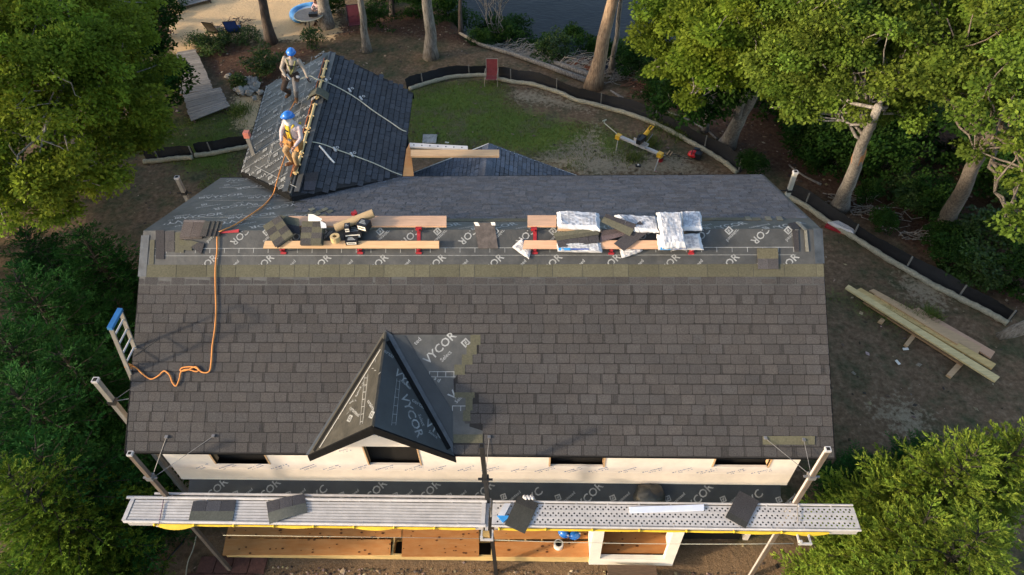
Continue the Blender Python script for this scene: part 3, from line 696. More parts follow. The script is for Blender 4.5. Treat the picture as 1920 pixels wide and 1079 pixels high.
def ramp(inp,stops):
    r=nt.nodes.new('ShaderNodeValToRGB'); e=r.color_ramp.elements
    while len(e)<len(stops): e.new(.5)
    for k,(p,c) in enumerate(stops): e[k].position=p; e[k].color=(*c,1)
    L(inp,r.inputs[0]); return r.outputs[0]
def area(nm,n,amt=.9,lo=.42,hi=.58):
    a=nt.nodes.new('ShaderNodeAttribute'); a.attribute_name=nm
    m1=nt.nodes.new('ShaderNodeMath'); m1.operation='MULTIPLY_ADD'; L(n,m1.inputs[0]); m1.inputs[1].default_value=amt; m1.inputs[2].default_value=-amt/2
    m2=nt.nodes.new('ShaderNodeMath'); m2.operation='ADD'; L(a.outputs['Fac'],m2.inputs[0]); L(m1.outputs[0],m2.inputs[1])
    r=nt.nodes.new('ShaderNodeMapRange'); r.inputs[1].default_value=lo; r.inputs[2].default_value=hi; L(m2.outputs[0],r.inputs[0]); return r.outputs[0]
def mix(f,a,b_):
    m_=nt.nodes.new('ShaderNodeMixRGB'); L(f,m_.inputs[0]); L(a,m_.inputs[1]); L(b_,m_.inputs[2]); return m_.outputs[0]
n1=noise(.9); n2=noise(6); n3=noise(28,4,.8); n4=noise(2.2)
soil=ramp(n2,[(.3,(.08,.050,.029)),(.5,(.15,.098,.058)),(.72,(.24,.165,.105))])
soil=mix(ramp(n1,[(.45,(0,0,0)),(.65,(1,1,1))]),soil,ramp(n2,[(.3,(.04,.045,.02)),(.7,(.085,.085,.045))]))
litter=ramp(n2,[(.3,(.045,.024,.016)),(.55,(.10,.055,.034)),(.75,(.17,.12,.085))])
sandc=ramp(n3,[(.25,(.42,.28,.15)),(.75,(.64,.45,.25))])
grassc=ramp(n3,[(.25,(.055,.090,.014)),(.7,(.135,.175,.038))]); grassc=mix(ramp(n1,[(.5,(0,0,0)),(.62,(1,1,1))]),grassc,ramp(n3,[(.3,(.09,.085,.04)),(.7,(.15,.13,.07))]))
gravc=ramp(n3,[(.3,(.10,.06,.032)),(.5,(.22,.14,.075)),(.75,(.34,.24,.15))])
c=mix(area('litter',n4,.5,.35,.6),soil,litter); c=mix(area('grass',n2,1.7,.42,.85),c,grassc); c=mix(area('sandy',n2,1.5,.50,.80),c,ramp(n3,[(.25,(.20,.155,.10)),(.75,(.36,.29,.195))])); c=mix(area('sand',n2,.85,.46,.56),c,sandc); c=mix(area('gravel',n4,.5,.3,.6),c,gravc)
L(c,bs.inputs['Base Color'])
bp_=nt.nodes.new('ShaderNodeBump'); bp_.inputs['Strength'].default_value=.8; bp_.inputs['Distance'].default_value=.06; L(n2,bp_.inputs['Height'])
bp2=nt.nodes.new('ShaderNodeBump'); bp2.inputs['Strength'].default_value=.6; bp2.inputs['Distance'].default_value=.02; L(n3,bp2.inputs['Height']); L(bp_.outputs[0],bp2.inputs['Normal']); L(bp2.outputs[0],bs.inputs['Normal'])
# water
wm=M('lake_water',(.006,.009,.014),.40,.2,1.5,bump=.9,bscale=2.5,spec=.10,stretch=(1,2,1))
b=MB(); b.add([(-150,20,-6.15),(160,20,-6.15),(160,260,-6.15),(-150,260,-6.15)],[(0,1,2,3)]); wa=b.build('water',[wm]); tag(wa,kind='structure')

# ---- grass blades, litter, stones as uncountable stuff
def inarea(nm,P,thr=0.0):
    d=np.full(len(P),-9.0)
    for p in AREAS[nm]: d=np.maximum(d,pdist(P,p))
    return d
def blades(name,P,h,wd,mat,tintf,lean=.5,up=1):
    n=len(P); z=gz(P[:,0],P[:,1]); a=RNG.random(n)*6.283; l=h*(.5+RNG.random(n)); ln=(RNG.random((n,2))-.5)*2*lean*l[:,None]
    dx=np.stack([np.cos(a),np.sin(a)],1)*wd
    base=np.column_stack([P,z]); V=np.zeros((n,4,3)); V[:,0]=base+np.column_stack([dx,np.zeros(n)]); V[:,1]=base-np.column_stack([dx,np.zeros(n)])
    tip=base+np.column_stack([ln,l*up]); V[:,2]=tip-np.column_stack([dx,np.zeros(n)])*.2; V[:,3]=tip+np.column_stack([dx,np.zeros(n)])*.2
    return rawmesh(name,V.reshape(-1,3),np.arange(n*4).reshape(n,4),mat,tint=tintf(n))
cand=np.column_stack([RNG.uniform(-12,24,260000),RNG.uniform(5,30,260000)])
d=inarea('grass',cand); keep=(d+.9*(vnoise(cand[:,0],cand[:,1],.7,5)-.55)>0); gP=cand[keep][:90000]
grassm=M('grass_blade',(.085,.140,.026),.6,.3,.8,tint=True,trans=.25)
def gt(n): 
    g=.7+.6*RNG.random(n); y=RNG.random(n)*.7; return np.column_stack([g*(1+y),g*(1+.15*y),g])
gr=blades('grass',gP,.075,.010,grassm,gt); tag(gr,'short patchy lawn grass behind the house','grass',kind='stuff')
# tufts (taller)
P=[]
for (x,y,n_,s_) in ((1700,600,120,.5),(1742,596,120,.35),(1660,585,80,.4),(1240,235,200,.7),(1215,270,160,.6),(1275,255,160,.5),(1260,230,140,.5),(1190,300,90,.5),(450,210,160,.6),(600,500,10,.3),(280,920,60,.4)):
    c_=atz(x,y,GZ)[:2]; P.append(c_+RNG.normal(size=(n_*3,2))*s_*.45)
tu=blades('grass_tufts',np.concatenate(P),.22,.012,grassm,gt,lean=.9); tag(tu,'tall loose grass tufts growing on the bare yard','grass tufts',kind='stuff')
def chips(name,P,s,mat,tint,label,cat,flat=.4):
    n=len(P); z=gz(P[:,0],P[:,1])+.01; c=np.column_stack([P,z]); sz=s*(.4+RNG.random(n)**2*1.6)
    a=RNG.random(n)*6.283; ux=np.column_stack([np.cos(a),np.sin(a),(RNG.random(n)-.5)*.5])*sz[:,None]; vy=np.column_stack([-np.sin(a),np.cos(a),(RNG.random(n)-.5)*.5])*(sz*(.3+.7*RNG.random(n)))[:,None]
    top=np.array((0,0,1))*(sz*flat)[:,None]
    V=np.stack([c-ux,c-vy,c+ux,c+vy,c+top],1)
    F=np.arange(n)[:,None]*5; Fq=np.concatenate([F+np.array([[0,1,4,4]]),F+np.array([[1,2,4,4]]),F+np.array([[2,3,4,4]]),F+np.array([[3,0,4,4]])])
    me=rawmesh(name,V.reshape(-1,3),Fq[:,:3],mat,tint=np.tile(tint(n),(4,1)))
    tag(me,label,cat,kind='stuff'); return me
chipm=M('ground_debris',(.30,.25,.19),.9,.3,20,tint=True)
def dt(n):
    g=.15+1.3*RNG.random(n)**3; return np.column_stack([g,g*(.75+.25*RNG.random(n)),g*(.6+.4*RNG.random(n))])
cand=np.column_stack([RNG.uniform(-14,32,60000),RNG.uniform(-4,28,60000)])
d=np.maximum(inarea('litter',cand),-2); k=RNG.random(len(cand))<np.where(inarea('litter',cand)>0,.5,.05)
k&=(cand[:,1]<shore(cand[:,0])-1)
chips('leaf_litter',cand[k],.05,chipm,dt,'scattered leaf litter, twigs and pale chips on the bare soil','leaf litter')
cand=np.column_stack([RNG.uniform(-.5,15,9000),RNG.uniform(-3,-.3,9000)])
chips('gravel_bits',cand,.028,chipm,lambda n:dt(n)*1.3,'pebbly brown rubble along the front of the porch','gravel')
# ================================================================== VEGETATION
def leaves(name,parent,P,D,Nn,l,wd,mat,tint):
    """P base points, D directions, Nn normals -> folded leaf blades"""
    n=len(P); D=D/np.linalg.norm(D,axis=1,keepdims=True); S=np.cross(D,Nn); S/=np.linalg.norm(S,axis=1,keepdims=True)+1e-9
    l=l[:,None]; V=np.stack([P,P+D*l*.5+S*l*wd,P+D*l,P+D*l*.5-S*l*wd],1)
    return rawmesh(name,V.reshape(-1,3),np.arange(n*4).reshape(n,4),mat,parent,tint=tint)
def crown(name,parent,blobs,ns,K,leaf,mat,seed,spread=.20,hue=.25,inner=.45,dark=.55,flat=.6,wd=.34,rc=.46,dens=9.0):
    """leaf blades gathered into many separate domed sprays round every limb end; gaps stay open between the sprays"""
    r=np.random.default_rng(seed); B=np.array(blobs,float); C=[];OUT=[];RC=[]
    for b in B:
        q=max(5,int(dens*b[3]**1.9+3)); d=r.normal(size=(q,3)); d[:,2]=d[:,2]*.85+.35; d/=np.linalg.norm(d,axis=1,keepdims=True)
        rr=(.50+.5*r.random(q)**.5)*(1+.10*r.normal(size=q)); C.append(b[:3]+d*b[3:6]*rr[:,None]); OUT.append(d); RC.append(rc*(.55+.75*r.random(q))*min(1,.6+.4*b[3]))
    C=np.concatenate(C); OUT=np.concatenate(OUT); RC=np.concatenate(RC); n=len(C)
    k=(K*12*(RC/.46)**1.7).astype(int)+10; idx=np.repeat(np.arange(n),k); m=len(idx)
    e=r.normal(size=(m,3)); e[:,2]=np.abs(e[:,2])*.9-.25; e/=np.linalg.norm(e,axis=1,keepdims=True)
    rad_=(.35+.65*r.random(m)**.5)*(1+.12*r.normal(size=m))
    ph=r.random((n,3))*6.28; lob=1+.25*np.sin(np.arctan2(e[:,1],e[:,0])*3+ph[idx,0])
    P=C[idx]+e*np.array((1,1,flat))*(RC[idx]*rad_*lob)[:,None]+OUT[idx]*RC[idx,None]*.1
    D=e*.8+OUT[idx]*.3+r.normal(size=(m,3))*.55; D[:,2]-=.35
    Nn=r.normal(size=(m,3))*.45+e*.5; Nn[:,2]+=.8
    g=(.74+.5*r.random(n)); yel=1+hue*(r.random(n)-.35)
    t=np.stack([g*yel,g,g*.9],1)[idx]*(.75+.45*r.random((m,1)))
    return leaves(name,parent,P,D,Nn,leaf*(.55+.8*r.random(m)),wd,mat,t),C
def branchy(mb,a,c,r0,r1,rnd,n=7,wob=.12,k=7):
    a=np.array(a,float); c=np.array(c,float); L_=np.linalg.norm(c-a); pts=[]
    for i in range(n+1):
        t=i/n; q=a*(1-t)+c*t
        if 0<i<n: q=q+np.array([rnd.gauss(0,wob*L_*.12) for _ in range(3)])
        pts.append(q)
    mb.tube(pts,[r0*(1-i/n)+r1*i/n for i in range(n+1)],k)
    return pts
def tree(base,top,r0,blobs,label,leafmat=None,barkm=None,ns=900,K=26,leaf=.13,seed=1,limbs=9,group=None,name='broadleaf_tree',flare=1.45,spread=.22,twigs=26,cat='tree',hue=.25,fork=None):
    leafmat=leafmat or leafA; barkm=barkm or bark
    rnd=random.Random(seed); base=np.array(base,float); base[2]=float(gz(base[0],base[1]))-.1; top=np.array(top,float)
    o=thing(name,base,label,cat,group)
    mb=MB(); n=10; pts=[];rs=[]
    for i in range(n+1):
        t=i/n; q=base*(1-t)+top*t
        if i>1: q=q+np.array([rnd.gauss(0,r0*.12),rnd.gauss(0,r0*.12),0])
        pts.append(q); rs.append(r0*(1-.62*t)*(flare if i==0 else (1.12 if i==1 else 1)))
    mb.tube(pts,rs,14)
    if fork:
        for fp,fr_ in fork: branchy(mb,base+(0,0,.2),np.array(fp,float),fr_,fr_*.45,rnd,8,.1,12)
    S=None
    if blobs:
        cr,S=crown('crown',o,blobs,ns,K,leaf,leafmat,seed,spread=spread,hue=hue)
        for i in range(limbs):
            bl=blobs[i%len(blobs)]; t=rnd.uniform(.72,1); st=base*(1-t)+top*t
            e=np.array(bl[:3])+np.array([rnd.uniform(-.6,.6)*bl[3+k] for k in range(3)])
            pp=branchy(mb,st,e,r0*.20,r0*.05,rnd,6,.25,7)
            for k in range(3):
                s_=S[rnd.randrange(len(S))]
                cnd=S[[rnd.randrange(len(S)) for _ in range(12)]]; s_=cnd[np.argmin(np.linalg.norm(cnd-e,axis=1))]
                branchy(mb,pp[rnd.randint(2,5)],s_,r0*.12,.012,rnd,4,.3,5)
        for i in range(twigs):
            j=rnd.randrange(len(S)); cnd=S[[rnd.randrange(len(S)) for _ in range(30)]]; q=S[j]; e=cnd[np.argsort(np.linalg.norm(cnd-q,axis=1))[1]]
            branchy(mb,q,e,.022,.008,rnd,4,.35,4)
    mb.build('trunk',[barkm],o,smooth=True)
    return o
def bl(px,py,z,r,rz=None,ry=None): p=atz(px,py,z); return (p[0],p[1],p[2],r,ry or r,rz or r*.8)
# --- upper left large trees
tree(atz(150,330,GZ),atz(120,150,3.0),.28,[bl(80,80,3.0,2.1),bl(200,110,2.2,1.6),bl(60,210,2.6,2.1),bl(180,220,1.6,1.8),bl(110,310,1.2,1.7),bl(30,350,1.2,1.4),bl(245,200,.6,1.2),bl(215,300,.2,1.1),bl(20,130,3.2,2.0),bl(140,160,2.4,1.6)],
  'huge yellow-green broadleaf tree filling the upper left corner beside the boardwalk',ns=4200,K=40,leaf=.10,seed=3,limbs=18,twigs=90,spread=.24)
tree(atz(60,60,GZ),atz(20,-60,4.0),.3,[bl(120,20,2.2,2.2),bl(20,10,3.4,2.6),bl(-60,60,3.5,2.6),bl(200,60,1.2,1.7)],'yellow-green broadleaf tree at the very top left behind the huge one',ns=1700,K=34,leaf=.105,seed=4,limbs=8)
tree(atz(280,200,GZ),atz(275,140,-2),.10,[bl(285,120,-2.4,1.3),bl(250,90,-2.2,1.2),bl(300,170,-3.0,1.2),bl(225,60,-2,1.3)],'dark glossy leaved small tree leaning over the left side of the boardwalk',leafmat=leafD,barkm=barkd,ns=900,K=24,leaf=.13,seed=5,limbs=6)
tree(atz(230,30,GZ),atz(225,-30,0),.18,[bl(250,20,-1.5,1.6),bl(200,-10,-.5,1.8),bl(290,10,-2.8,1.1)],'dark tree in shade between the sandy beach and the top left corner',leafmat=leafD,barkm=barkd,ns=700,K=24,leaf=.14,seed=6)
# --- right hand trees
tree(atz(1362,272,GZ),atz(1455,90,1.2),.30,[bl(1255,45,.8,1.1),bl(1245,120,.2,.7),bl(1300,125,.4,.9),bl(1335,60,1.2,1.4),bl(1395,30,2.0,1.5),bl(1300,-25,1.8,1.5),bl(1400,110,1.0,1.0),bl(1350,150,.3,.6),bl(1432,145,.4,.6),bl(1285,175,-.6,.45)],
  'bright yellow-green maple with a forked grey trunk behind the silt fence bend',ns=2900,K=34,leaf=.125,seed=7,limbs=16,twigs=60,name='maple_tree',fork=[(atz(1400,170,-.8),.24)])
tree(atz(1575,388,GZ),atz(1645,200,1.8),.27,[bl(1560,60,2.6,1.6),bl(1500,130,1.6,1.2),bl(1600,150,1.8,1.2),bl(1480,185,.9,.8),bl(1545,212,.9,.6),bl(1660,100,2.4,1.4),bl(1450,90,1.6,1.1),bl(1520,0,3.0,1.7),bl(1682,215,.8,.8),bl(1630,10,2.8,1.5)],
  'oak with a pale split trunk scarred orange near its fork',leafmat=leafB,ns=3600,K=40,leaf=.105,seed=8,limbs=20,twigs=110,name='oak_tree')
tree(atz(1768,430,GZ),atz(1880,200,2.2),.30,[bl(1870,100,3.0,1.5),bl(1905,225,2.4,1.2),bl(1795,165,2.4,.9),bl(1925,325,1.6,.8),bl(1830,20,3.4,1.7),bl(1735,130,2.0,.9),bl(1930,30,3.2,1.7),bl(1925,415,1.0,.6)],
  'thick trunked oak with a torn branch scar at the right edge of the frame',leafmat=leafB,barkm=barkm2,ns=3400,K=40,leaf=.11,seed=9,limbs=18,twigs=90,name='oak_tree')
tree(atz(1700,150,GZ),atz(1745,-80,3),.38,[bl(1720,60,.5,2.0),bl(1760,-20,2.5,2.4),bl(1620,-10,2.4,2.2)],'far oak with an orange-brown trunk between the two scarred oaks',leafmat=leafB,barkm=barkt,ns=1300,K=34,leaf=.11,seed=10,name='oak_tree')
tree(atz(1440,60,GZ),atz(1450,-90,3),.3,[bl(1440,10,1.0,2.2),bl(1490,-40,2.5,2.4)],'tree behind the maple at the top of the frame',leafmat=leafB,ns=900,K=32,leaf=.11,seed=12)
tree(atz(1322,245,GZ),atz(1345,120,-1),.14,[bl(1330,160,-1.0,1.1),bl(1290,190,-2.0,1.2)],'slim grey trunked tree just left of the forked maple',leafmat=leafD,ns=420,K=20,leaf=.14,seed=13,barkm=bark)
def scar(o,lo,hi,base,top,r0,col='orange_scar'):
    base=np.array(base,float); top=np.array(top,float); mb=MB(); n=6; pts=[]
    for i in range(n+1):
        t=lo+(hi-lo)*i/n; q=base*(1-t)+top*t; tc_=nrm(CAM-q); pts.append(q+tc_*r0*(1-.62*t)*.42)
    mb.tube(pts,[r0*(.25+.45*math.sin(math.pi*(.15+.8*i/n))) for i in range(n+1)],9); mb.build('bark_scar',[MAT.get(col) or M(col,(.42,.19,.07),.85,.3,9,stretch=(3,3,.6),bump=.6)],o,smooth=True)
_t=[o for o in bpy.data.objects if o.get('label','').startswith('oak with a pale split')][0]; scar(_t,.48,.70,atz(1575,388,GZ),atz(1645,200,1.8),.27)
_t=[o for o in bpy.data.objects if o.get('label','').startswith('thick trunked oak')][0]; scar(_t,.50,.60,atz(1772,430,GZ),atz(1884,200,2.2),.20)
# --- tall trunks at the back, crowns above the picture
def high(bx,by,tx,ty,tz,r,bm,label,seed,ns=500):
    t=atz(tx,ty,tz); d=atz(bx,by,GZ); up=t+(t-d)*.8; up[2]=max(up[2],tz+4)
    return tree(d,up,r,[(up[0],up[1],up[2]+.5,1.8,1.8,1.3),(up[0]+1,up[1]+.8,up[2]-.4,1.3,1.3,1.0)],label,barkm=bm,ns=ns,K=18,leaf=.15,seed=seed,limbs=6,twigs=10)
high(1112,163,1150,0,-1.0,.34,barkt,'tall leaning tan trunked tree lit orange, beside the lake left of the maple',21)
high(1145,135,1163,20,-1.6,.13,bark,'thin grey tree right behind the tan leaning trunk',22)
high(808,108,803,0,-2.0,.30,bark,'straight grey trunked tree standing behind the lawn above the garden chair',23)
high(688,95,680,22,-3,.20,bark,'grey trunk with lichen beside the dark red chair on the bank',24)
high(612,50,608,-30,-3,.34,bark,'wide grey trunk hiding part of the beach table',25)
high(508,78,488,-20,-2,.26,barkd,'dark bare trunk rising between the blue beach chair and the table',26)
high(863,62,866,-10,-3,.11,barkd,'thin dark trunk near the end of the fallen logs',27)
high(735,30,738,-20,-4,.14,barkd,'dark trunk at the top of the frame in the bankside scrub',28)
# --- fallen trunk at right
o=thing('fallen_tree',atz(1890,630,GZ),'grey barked trunk lying across the right edge below the silt fence','log'); mb=MB()
mb.tube([atz(1872,632,GZ+.15),atz(1900,622,GZ+.5),atz(1960,600,GZ+1.3),atz(2060,560,GZ+2.4)],[.12,.19,.22,.2],12); mb.build('trunk',[bark],o,smooth=True)
# --- shrubs
def shrub(px,py,r,h,label,mat,seed,ns=260,K=13,leaf=.10,name='shrub',group=None):
    c=atz(px,py,GZ); z=float(gz(c[0],c[1])); c[2]=z
    o=thing(name,c,label,'shrub',group); rnd=random.Random(seed)
    B=[(c[0]+rnd.uniform(-.4,.4)*r,c[1]+rnd.uniform(-.4,.4)*r,z+h*rnd.uniform(.4,.7),r*rnd.uniform(.55,.8),r*rnd.uniform(.55,.8),h*.45) for _ in range(4)]
    _,S=crown('foliage',o,B,ns,K,leaf,mat,seed,rc=.30,dens=16)
    mb=MB()
    for i in range(9): branchy(mb,c+(rnd.uniform(-.1,.1),rnd.uniform(-.1,.1),0),S[rnd.randrange(len(S))],.02,.006,rnd,4,.3,5)
    mb.build('stem',[barkd],o); return o
leafM=M('leaf_mid',(.045,.085,.016),.6,.3,.7,tint=True,trans=.3)
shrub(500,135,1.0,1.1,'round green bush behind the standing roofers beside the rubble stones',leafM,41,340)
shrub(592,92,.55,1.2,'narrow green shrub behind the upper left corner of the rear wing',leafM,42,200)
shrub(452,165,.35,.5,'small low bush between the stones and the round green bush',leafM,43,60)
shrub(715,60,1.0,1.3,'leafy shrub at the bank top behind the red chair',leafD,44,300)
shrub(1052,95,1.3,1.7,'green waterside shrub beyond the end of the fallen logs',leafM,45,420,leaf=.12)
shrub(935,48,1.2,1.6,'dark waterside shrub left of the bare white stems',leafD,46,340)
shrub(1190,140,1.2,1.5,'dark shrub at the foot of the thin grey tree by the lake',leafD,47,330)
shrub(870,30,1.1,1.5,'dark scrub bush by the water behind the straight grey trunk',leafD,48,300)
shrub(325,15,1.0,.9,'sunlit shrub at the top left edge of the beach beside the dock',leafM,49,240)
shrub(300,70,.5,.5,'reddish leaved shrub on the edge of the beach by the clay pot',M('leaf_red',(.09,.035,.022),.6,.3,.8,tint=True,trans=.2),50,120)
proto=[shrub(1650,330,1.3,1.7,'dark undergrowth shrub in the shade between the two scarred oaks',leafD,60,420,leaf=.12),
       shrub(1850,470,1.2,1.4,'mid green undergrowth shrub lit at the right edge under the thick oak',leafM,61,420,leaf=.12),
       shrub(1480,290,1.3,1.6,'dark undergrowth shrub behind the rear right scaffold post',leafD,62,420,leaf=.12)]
lst=[(1560,320,0,1.0),(1700,390,1,.8),(1740,470,2,.7),(1810,520,1,.9),(1900,540,0,.8),(1910,420,1,1.1),(1860,360,0,1.2),(905,18,2,1.0),(960,22,0,.9),(1020,55,0,.8),(1085,30,2,.7),(1180,70,0,.9),(1200,100,2,.8),(1150,60,2,.8),(840,40,0,.8),(900,75,0,.5),(1700,290,2,1.4),(1790,300,0,1.4),(1520,250,0,1.2),(1600,240,2,1.4),(1440,215,0,1.2),(1280,170,2,1.0),(1230,190,0,.7),(1740,400,0,.8),(1660,440,2,.5),(1900,340,2,1.3),(1380,120,0,1.6),(1560,120,2,1.8),(1700,150,0,1.9),(1850,190,2,1.9),(1300,80,2,1.4),(1500,40,0,2),(1900,60,0,2.2),(1640,20,2,2.2),(1800,30,0,2.3),(1420,330,2,.6),(1620,370,2,.5),(1770,500,0,.6),(990,50,1,.7),(1110,60,0,.8),(700,10,2,1.0),(780,25,0,.9),(640,30,2,.7)]
for k,(x,y,i,s) in enumerate(lst):
    c=copy_tree(proto[i]); p=atz(x,y,GZ); c.location=(p[0],p[1],float(gz(p[0],p[1]))); c.scale=(s,s,s*random.uniform(.8,1.1)); c.rotation_euler=(0,0,random.uniform(0,6.28))
    c['group']='undergrowth shrubs along the bank'
    zone='on the upper bank by the lake' if y<70 else ('behind the curved silt fence' if x<1450 else ('on the slope under the scarred oaks' if y<330 else 'beyond the right hand silt fence'))
    c['label']=['dark','mid green','dusky'][i]+' '+('very large' if s>1.8 else 'large' if s>1.25 else 'middling' if s>.85 else 'small' if s>.65 else 'tiny')+' undergrowth shrub '+zone+', '+('far left' if x<800 else 'left' if x<1200 else 'middle' if x<1500 else 'right' if x<1750 else 'far right')+' part'
for p_ in proto: p_['group']='undergrowth shrubs along the bank'
# low hedge strip by the beach
hp=[(380,88),(420,80),(465,76),(400,98)]
for k,(x,y) in enumerate(hp):
    o=shrub(x,y,.85,.5,['low hedge plant by the top of the boardwalk','low hedge plant behind the brown beach chair','low hedge plant behind the blue beach chair','low hedge plant at the corner of the mulch bed'][k],leafM,70+k,130,leaf=.08,name='hedge_plant',group='low hedge along the beach')
# bare stems
o=thing('bare_sapling',atz(935,62,GZ),'clump of bare pale stems against the lake water','sapling'); mb=MB(); rnd=random.Random(4)
for i in range(9):
    a=atz(930+rnd.uniform(-8,14),62,GZ-.4); e=a+np.array((rnd.uniform(-.9,.9),rnd.uniform(-.3,.3),rnd.uniform(1.8,3.6))); pp=branchy(mb,a,e,.03,.008,rnd,7,.4,5)
    for k in range(3): branchy(mb,pp[rnd.randint(2,5)],pp[5]+np.array((rnd.uniform(-.8,.8),rnd.uniform(-.3,.3),rnd.uniform(.1,.9))),.014,.004,rnd,4,.3,4)
mb.build('stem',[bark],o)
# fallen logs and brush
def log(p,r,label,mat,seed):
    pts=[atz(x,y,GZ+.12) for x,y in p]
    for q in pts: q[2]=float(gz(q[0],q[1]))+r
    o=thing('fallen_log',pts[0],label,'log'); mb=MB(); mb.tube(pts,[r*(.55+.5*i/(len(pts)-1)) for i in range(len(pts))],9); mb.build('trunk',[mat],o,smooth=True)
log([(862,62),(900,80),(960,98),(1020,121),(1098,150)],.13,'long pale fallen log lying nearest the silt fence on the bank',bark,1)
log([(870,60),(920,72),(990,92),(1050,118),(1108,142)],.14,'long pale fallen log lying just above the nearer one',bark,2)
log([(1145,168),(1158,176),(1168,183)],.07,'short pale broken log right of the leaning tan trunk',bark,3)
log([(1245,205),(1290,222),(1330,245),(1345,258)],.05,'thin crooked dead limb lying beside the slim grey tree',bark,4)
log([(1480,310),(1510,330),(1540,345)],.05,'pale broken limb behind the rear right scaffold post',bark,5)
def brush(pts,n,ln,label,mat,seed):
    rnd=random.Random(seed); mb=MB(); c0=atz(*pts[0],GZ); c0[2]=float(gz(c0[0],c0[1])); o=thing('brush_pile',c0,label,'brush pile')
    for i in range(n):
        x,y=rnd.choice(pts); c=atz(x+rnd.uniform(-22,22),y+rnd.uniform(-10,10),GZ); c[2]=float(gz(c[0],c[1]))+rnd.uniform(.03,.25); a=rnd.uniform(-.9,.5); l=ln*rnd.uniform(.4,1.2)
        e=c+np.array((math.cos(a)*l,math.sin(a)*l,rnd.uniform(-.1,.35))); pp=branchy(mb,c,e,.026,.008,rnd,5,.5,4)
        if rnd.random()<.6: branchy(mb,pp[2],pp[3]+np.array((rnd.uniform(-.5,.5),rnd.uniform(-.5,.5),rnd.uniform(0,.3))),.01,.003,rnd,3,.4,4)
    mb.build('branches',[mat],o)
brush([(930,72),(960,80),(1000,92),(1035,105),(980,85),(1070,118)],170,1.9,'pile of pale dead branches on top of the fallen logs',brushp,1)
brush([(1190,150),(1215,165),(1180,175),(1240,185)],80,.9,'reddish brown brush pile right of the leaning tan trunk',M('brush_red',(.13,.06,.035),.9,.3,9),2)
brush([(1070,110),(1090,125),(1050,100)],50,.9,'rusty dead pine branches at the end of the fallen logs',M('brush_rust',(.17,.055,.025),.9,.3,9),3)
brush([(1130,150),(1150,150),(1165,140)],40,.8,'grey twig pile behind the foot of the leaning tan trunk',bark,4)
brush([(1640,420),(1700,450),(1600,400),(1560,375)],40,1.4,'thin dead sticks on the slope beyond the right silt fence',bark,5)
brush([(1560,960),(1600,1010),(1540,1040)],26,1.0,'pale dead twigs among the evergreen branches at lower right',brushp,6)
# --- conifers
def conifer(seed,H,R,mat,needles=13,wh=15,nb=8,fing=.17):
    rnd=np.random.default_rng(seed); r2=random.Random(seed); segs=[]; mb=MB()
    mb.tube([(0,0,0),(0.03,0,H*.5),(0,0,H)],[H*.018+.04,H*.012+.02,.012],8)
    for i in range(wh):
        t=.16+.84*(i+.5)/wh; z=H*t; Lb=R*(1-t)**.72*(.85+.3*rnd.random())+.10
        n=nb if t<.85 else 5
        for j in range(n):
            a=6.283*(j+rnd.random()*.6)/n+i*1.3; l=Lb*(.72+.5*rnd.random()); d=np.array((math.cos(a),math.sin(a),0)); side=np.array((-d[1],d[0],0))
            rise=.30+.5*t; zz=z+rnd.uniform(-.1,.1)
            f=lambda s:np.array((0,0,zz))+d*l*s+np.array((0,0,l*(rise*s-.30*s*s*(1.4-t))))+side*l*.06*math.sin(s*3+j)
            pts=[f(s) for s in np.linspace(0,1,5)]; mb.tube(pts,[.022*(1-.7*s) for s in np.linspace(0,1,5)],4,caps=False)
            m_=max(3,int(l/.15))
            for k in range(m_+1):
                s=.22+.78*k/m_; p=f(s); dd=nrm(f(min(s+.05,1.05))-f(s-.02))
                for sg in (-1,1):
                    tl=(.10+.42*l*(1-s)**.8*(.7+.6*rnd.random())); td=nrm(dd*.75+side*sg*.8+np.array((0,0,rnd.uniform(-.05,.25))))
                    q=max(1,int(tl/.14))
                    for u_ in range(q):
                        b0=p+td*tl*(u_/q); segs.append((b0,nrm(td+rnd.normal(size=3)*.18),fing*(.7+.5*rnd.random())))
                        if q>1 and rnd.random()<.75: segs.append((b0,nrm(td*.6+dd*.7+rnd.normal(size=3)*.2),fing*(.6+.5*rnd.random())))
                if k==m_: segs.append((p,dd,fing*1.2))
            
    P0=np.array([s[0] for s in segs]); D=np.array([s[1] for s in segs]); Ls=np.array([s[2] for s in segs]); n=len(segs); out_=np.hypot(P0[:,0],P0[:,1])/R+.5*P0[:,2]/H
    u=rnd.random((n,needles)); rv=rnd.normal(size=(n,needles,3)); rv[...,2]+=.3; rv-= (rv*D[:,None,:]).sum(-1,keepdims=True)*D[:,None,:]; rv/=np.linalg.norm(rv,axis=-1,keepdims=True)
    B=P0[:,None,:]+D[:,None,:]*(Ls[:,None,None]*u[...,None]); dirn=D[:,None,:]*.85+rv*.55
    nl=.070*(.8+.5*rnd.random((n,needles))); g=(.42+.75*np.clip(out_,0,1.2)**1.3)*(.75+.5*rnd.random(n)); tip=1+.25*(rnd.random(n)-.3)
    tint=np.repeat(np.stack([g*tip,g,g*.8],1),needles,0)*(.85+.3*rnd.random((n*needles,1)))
    root=bpy.data.objects.new('tmp',None)
    return mb,B.reshape(-1,3),dirn.reshape(-1,3),rv.reshape(-1,3)[:, [1,2,0]],nl.reshape(-1),tint
_con={}
def conifer_mesh(kind,seed,H,R,mat,**kw):
    mb,B,D,Nn,nl,t=conifer(seed,H,R,mat,**kw)
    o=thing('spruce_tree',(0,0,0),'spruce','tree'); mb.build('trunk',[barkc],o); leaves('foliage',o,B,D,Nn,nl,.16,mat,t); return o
cA=conifer_mesh('A',1,5.2,1.9,needleD); cB=conifer_mesh('B',2,5.0,1.7,needleD,nb=7)
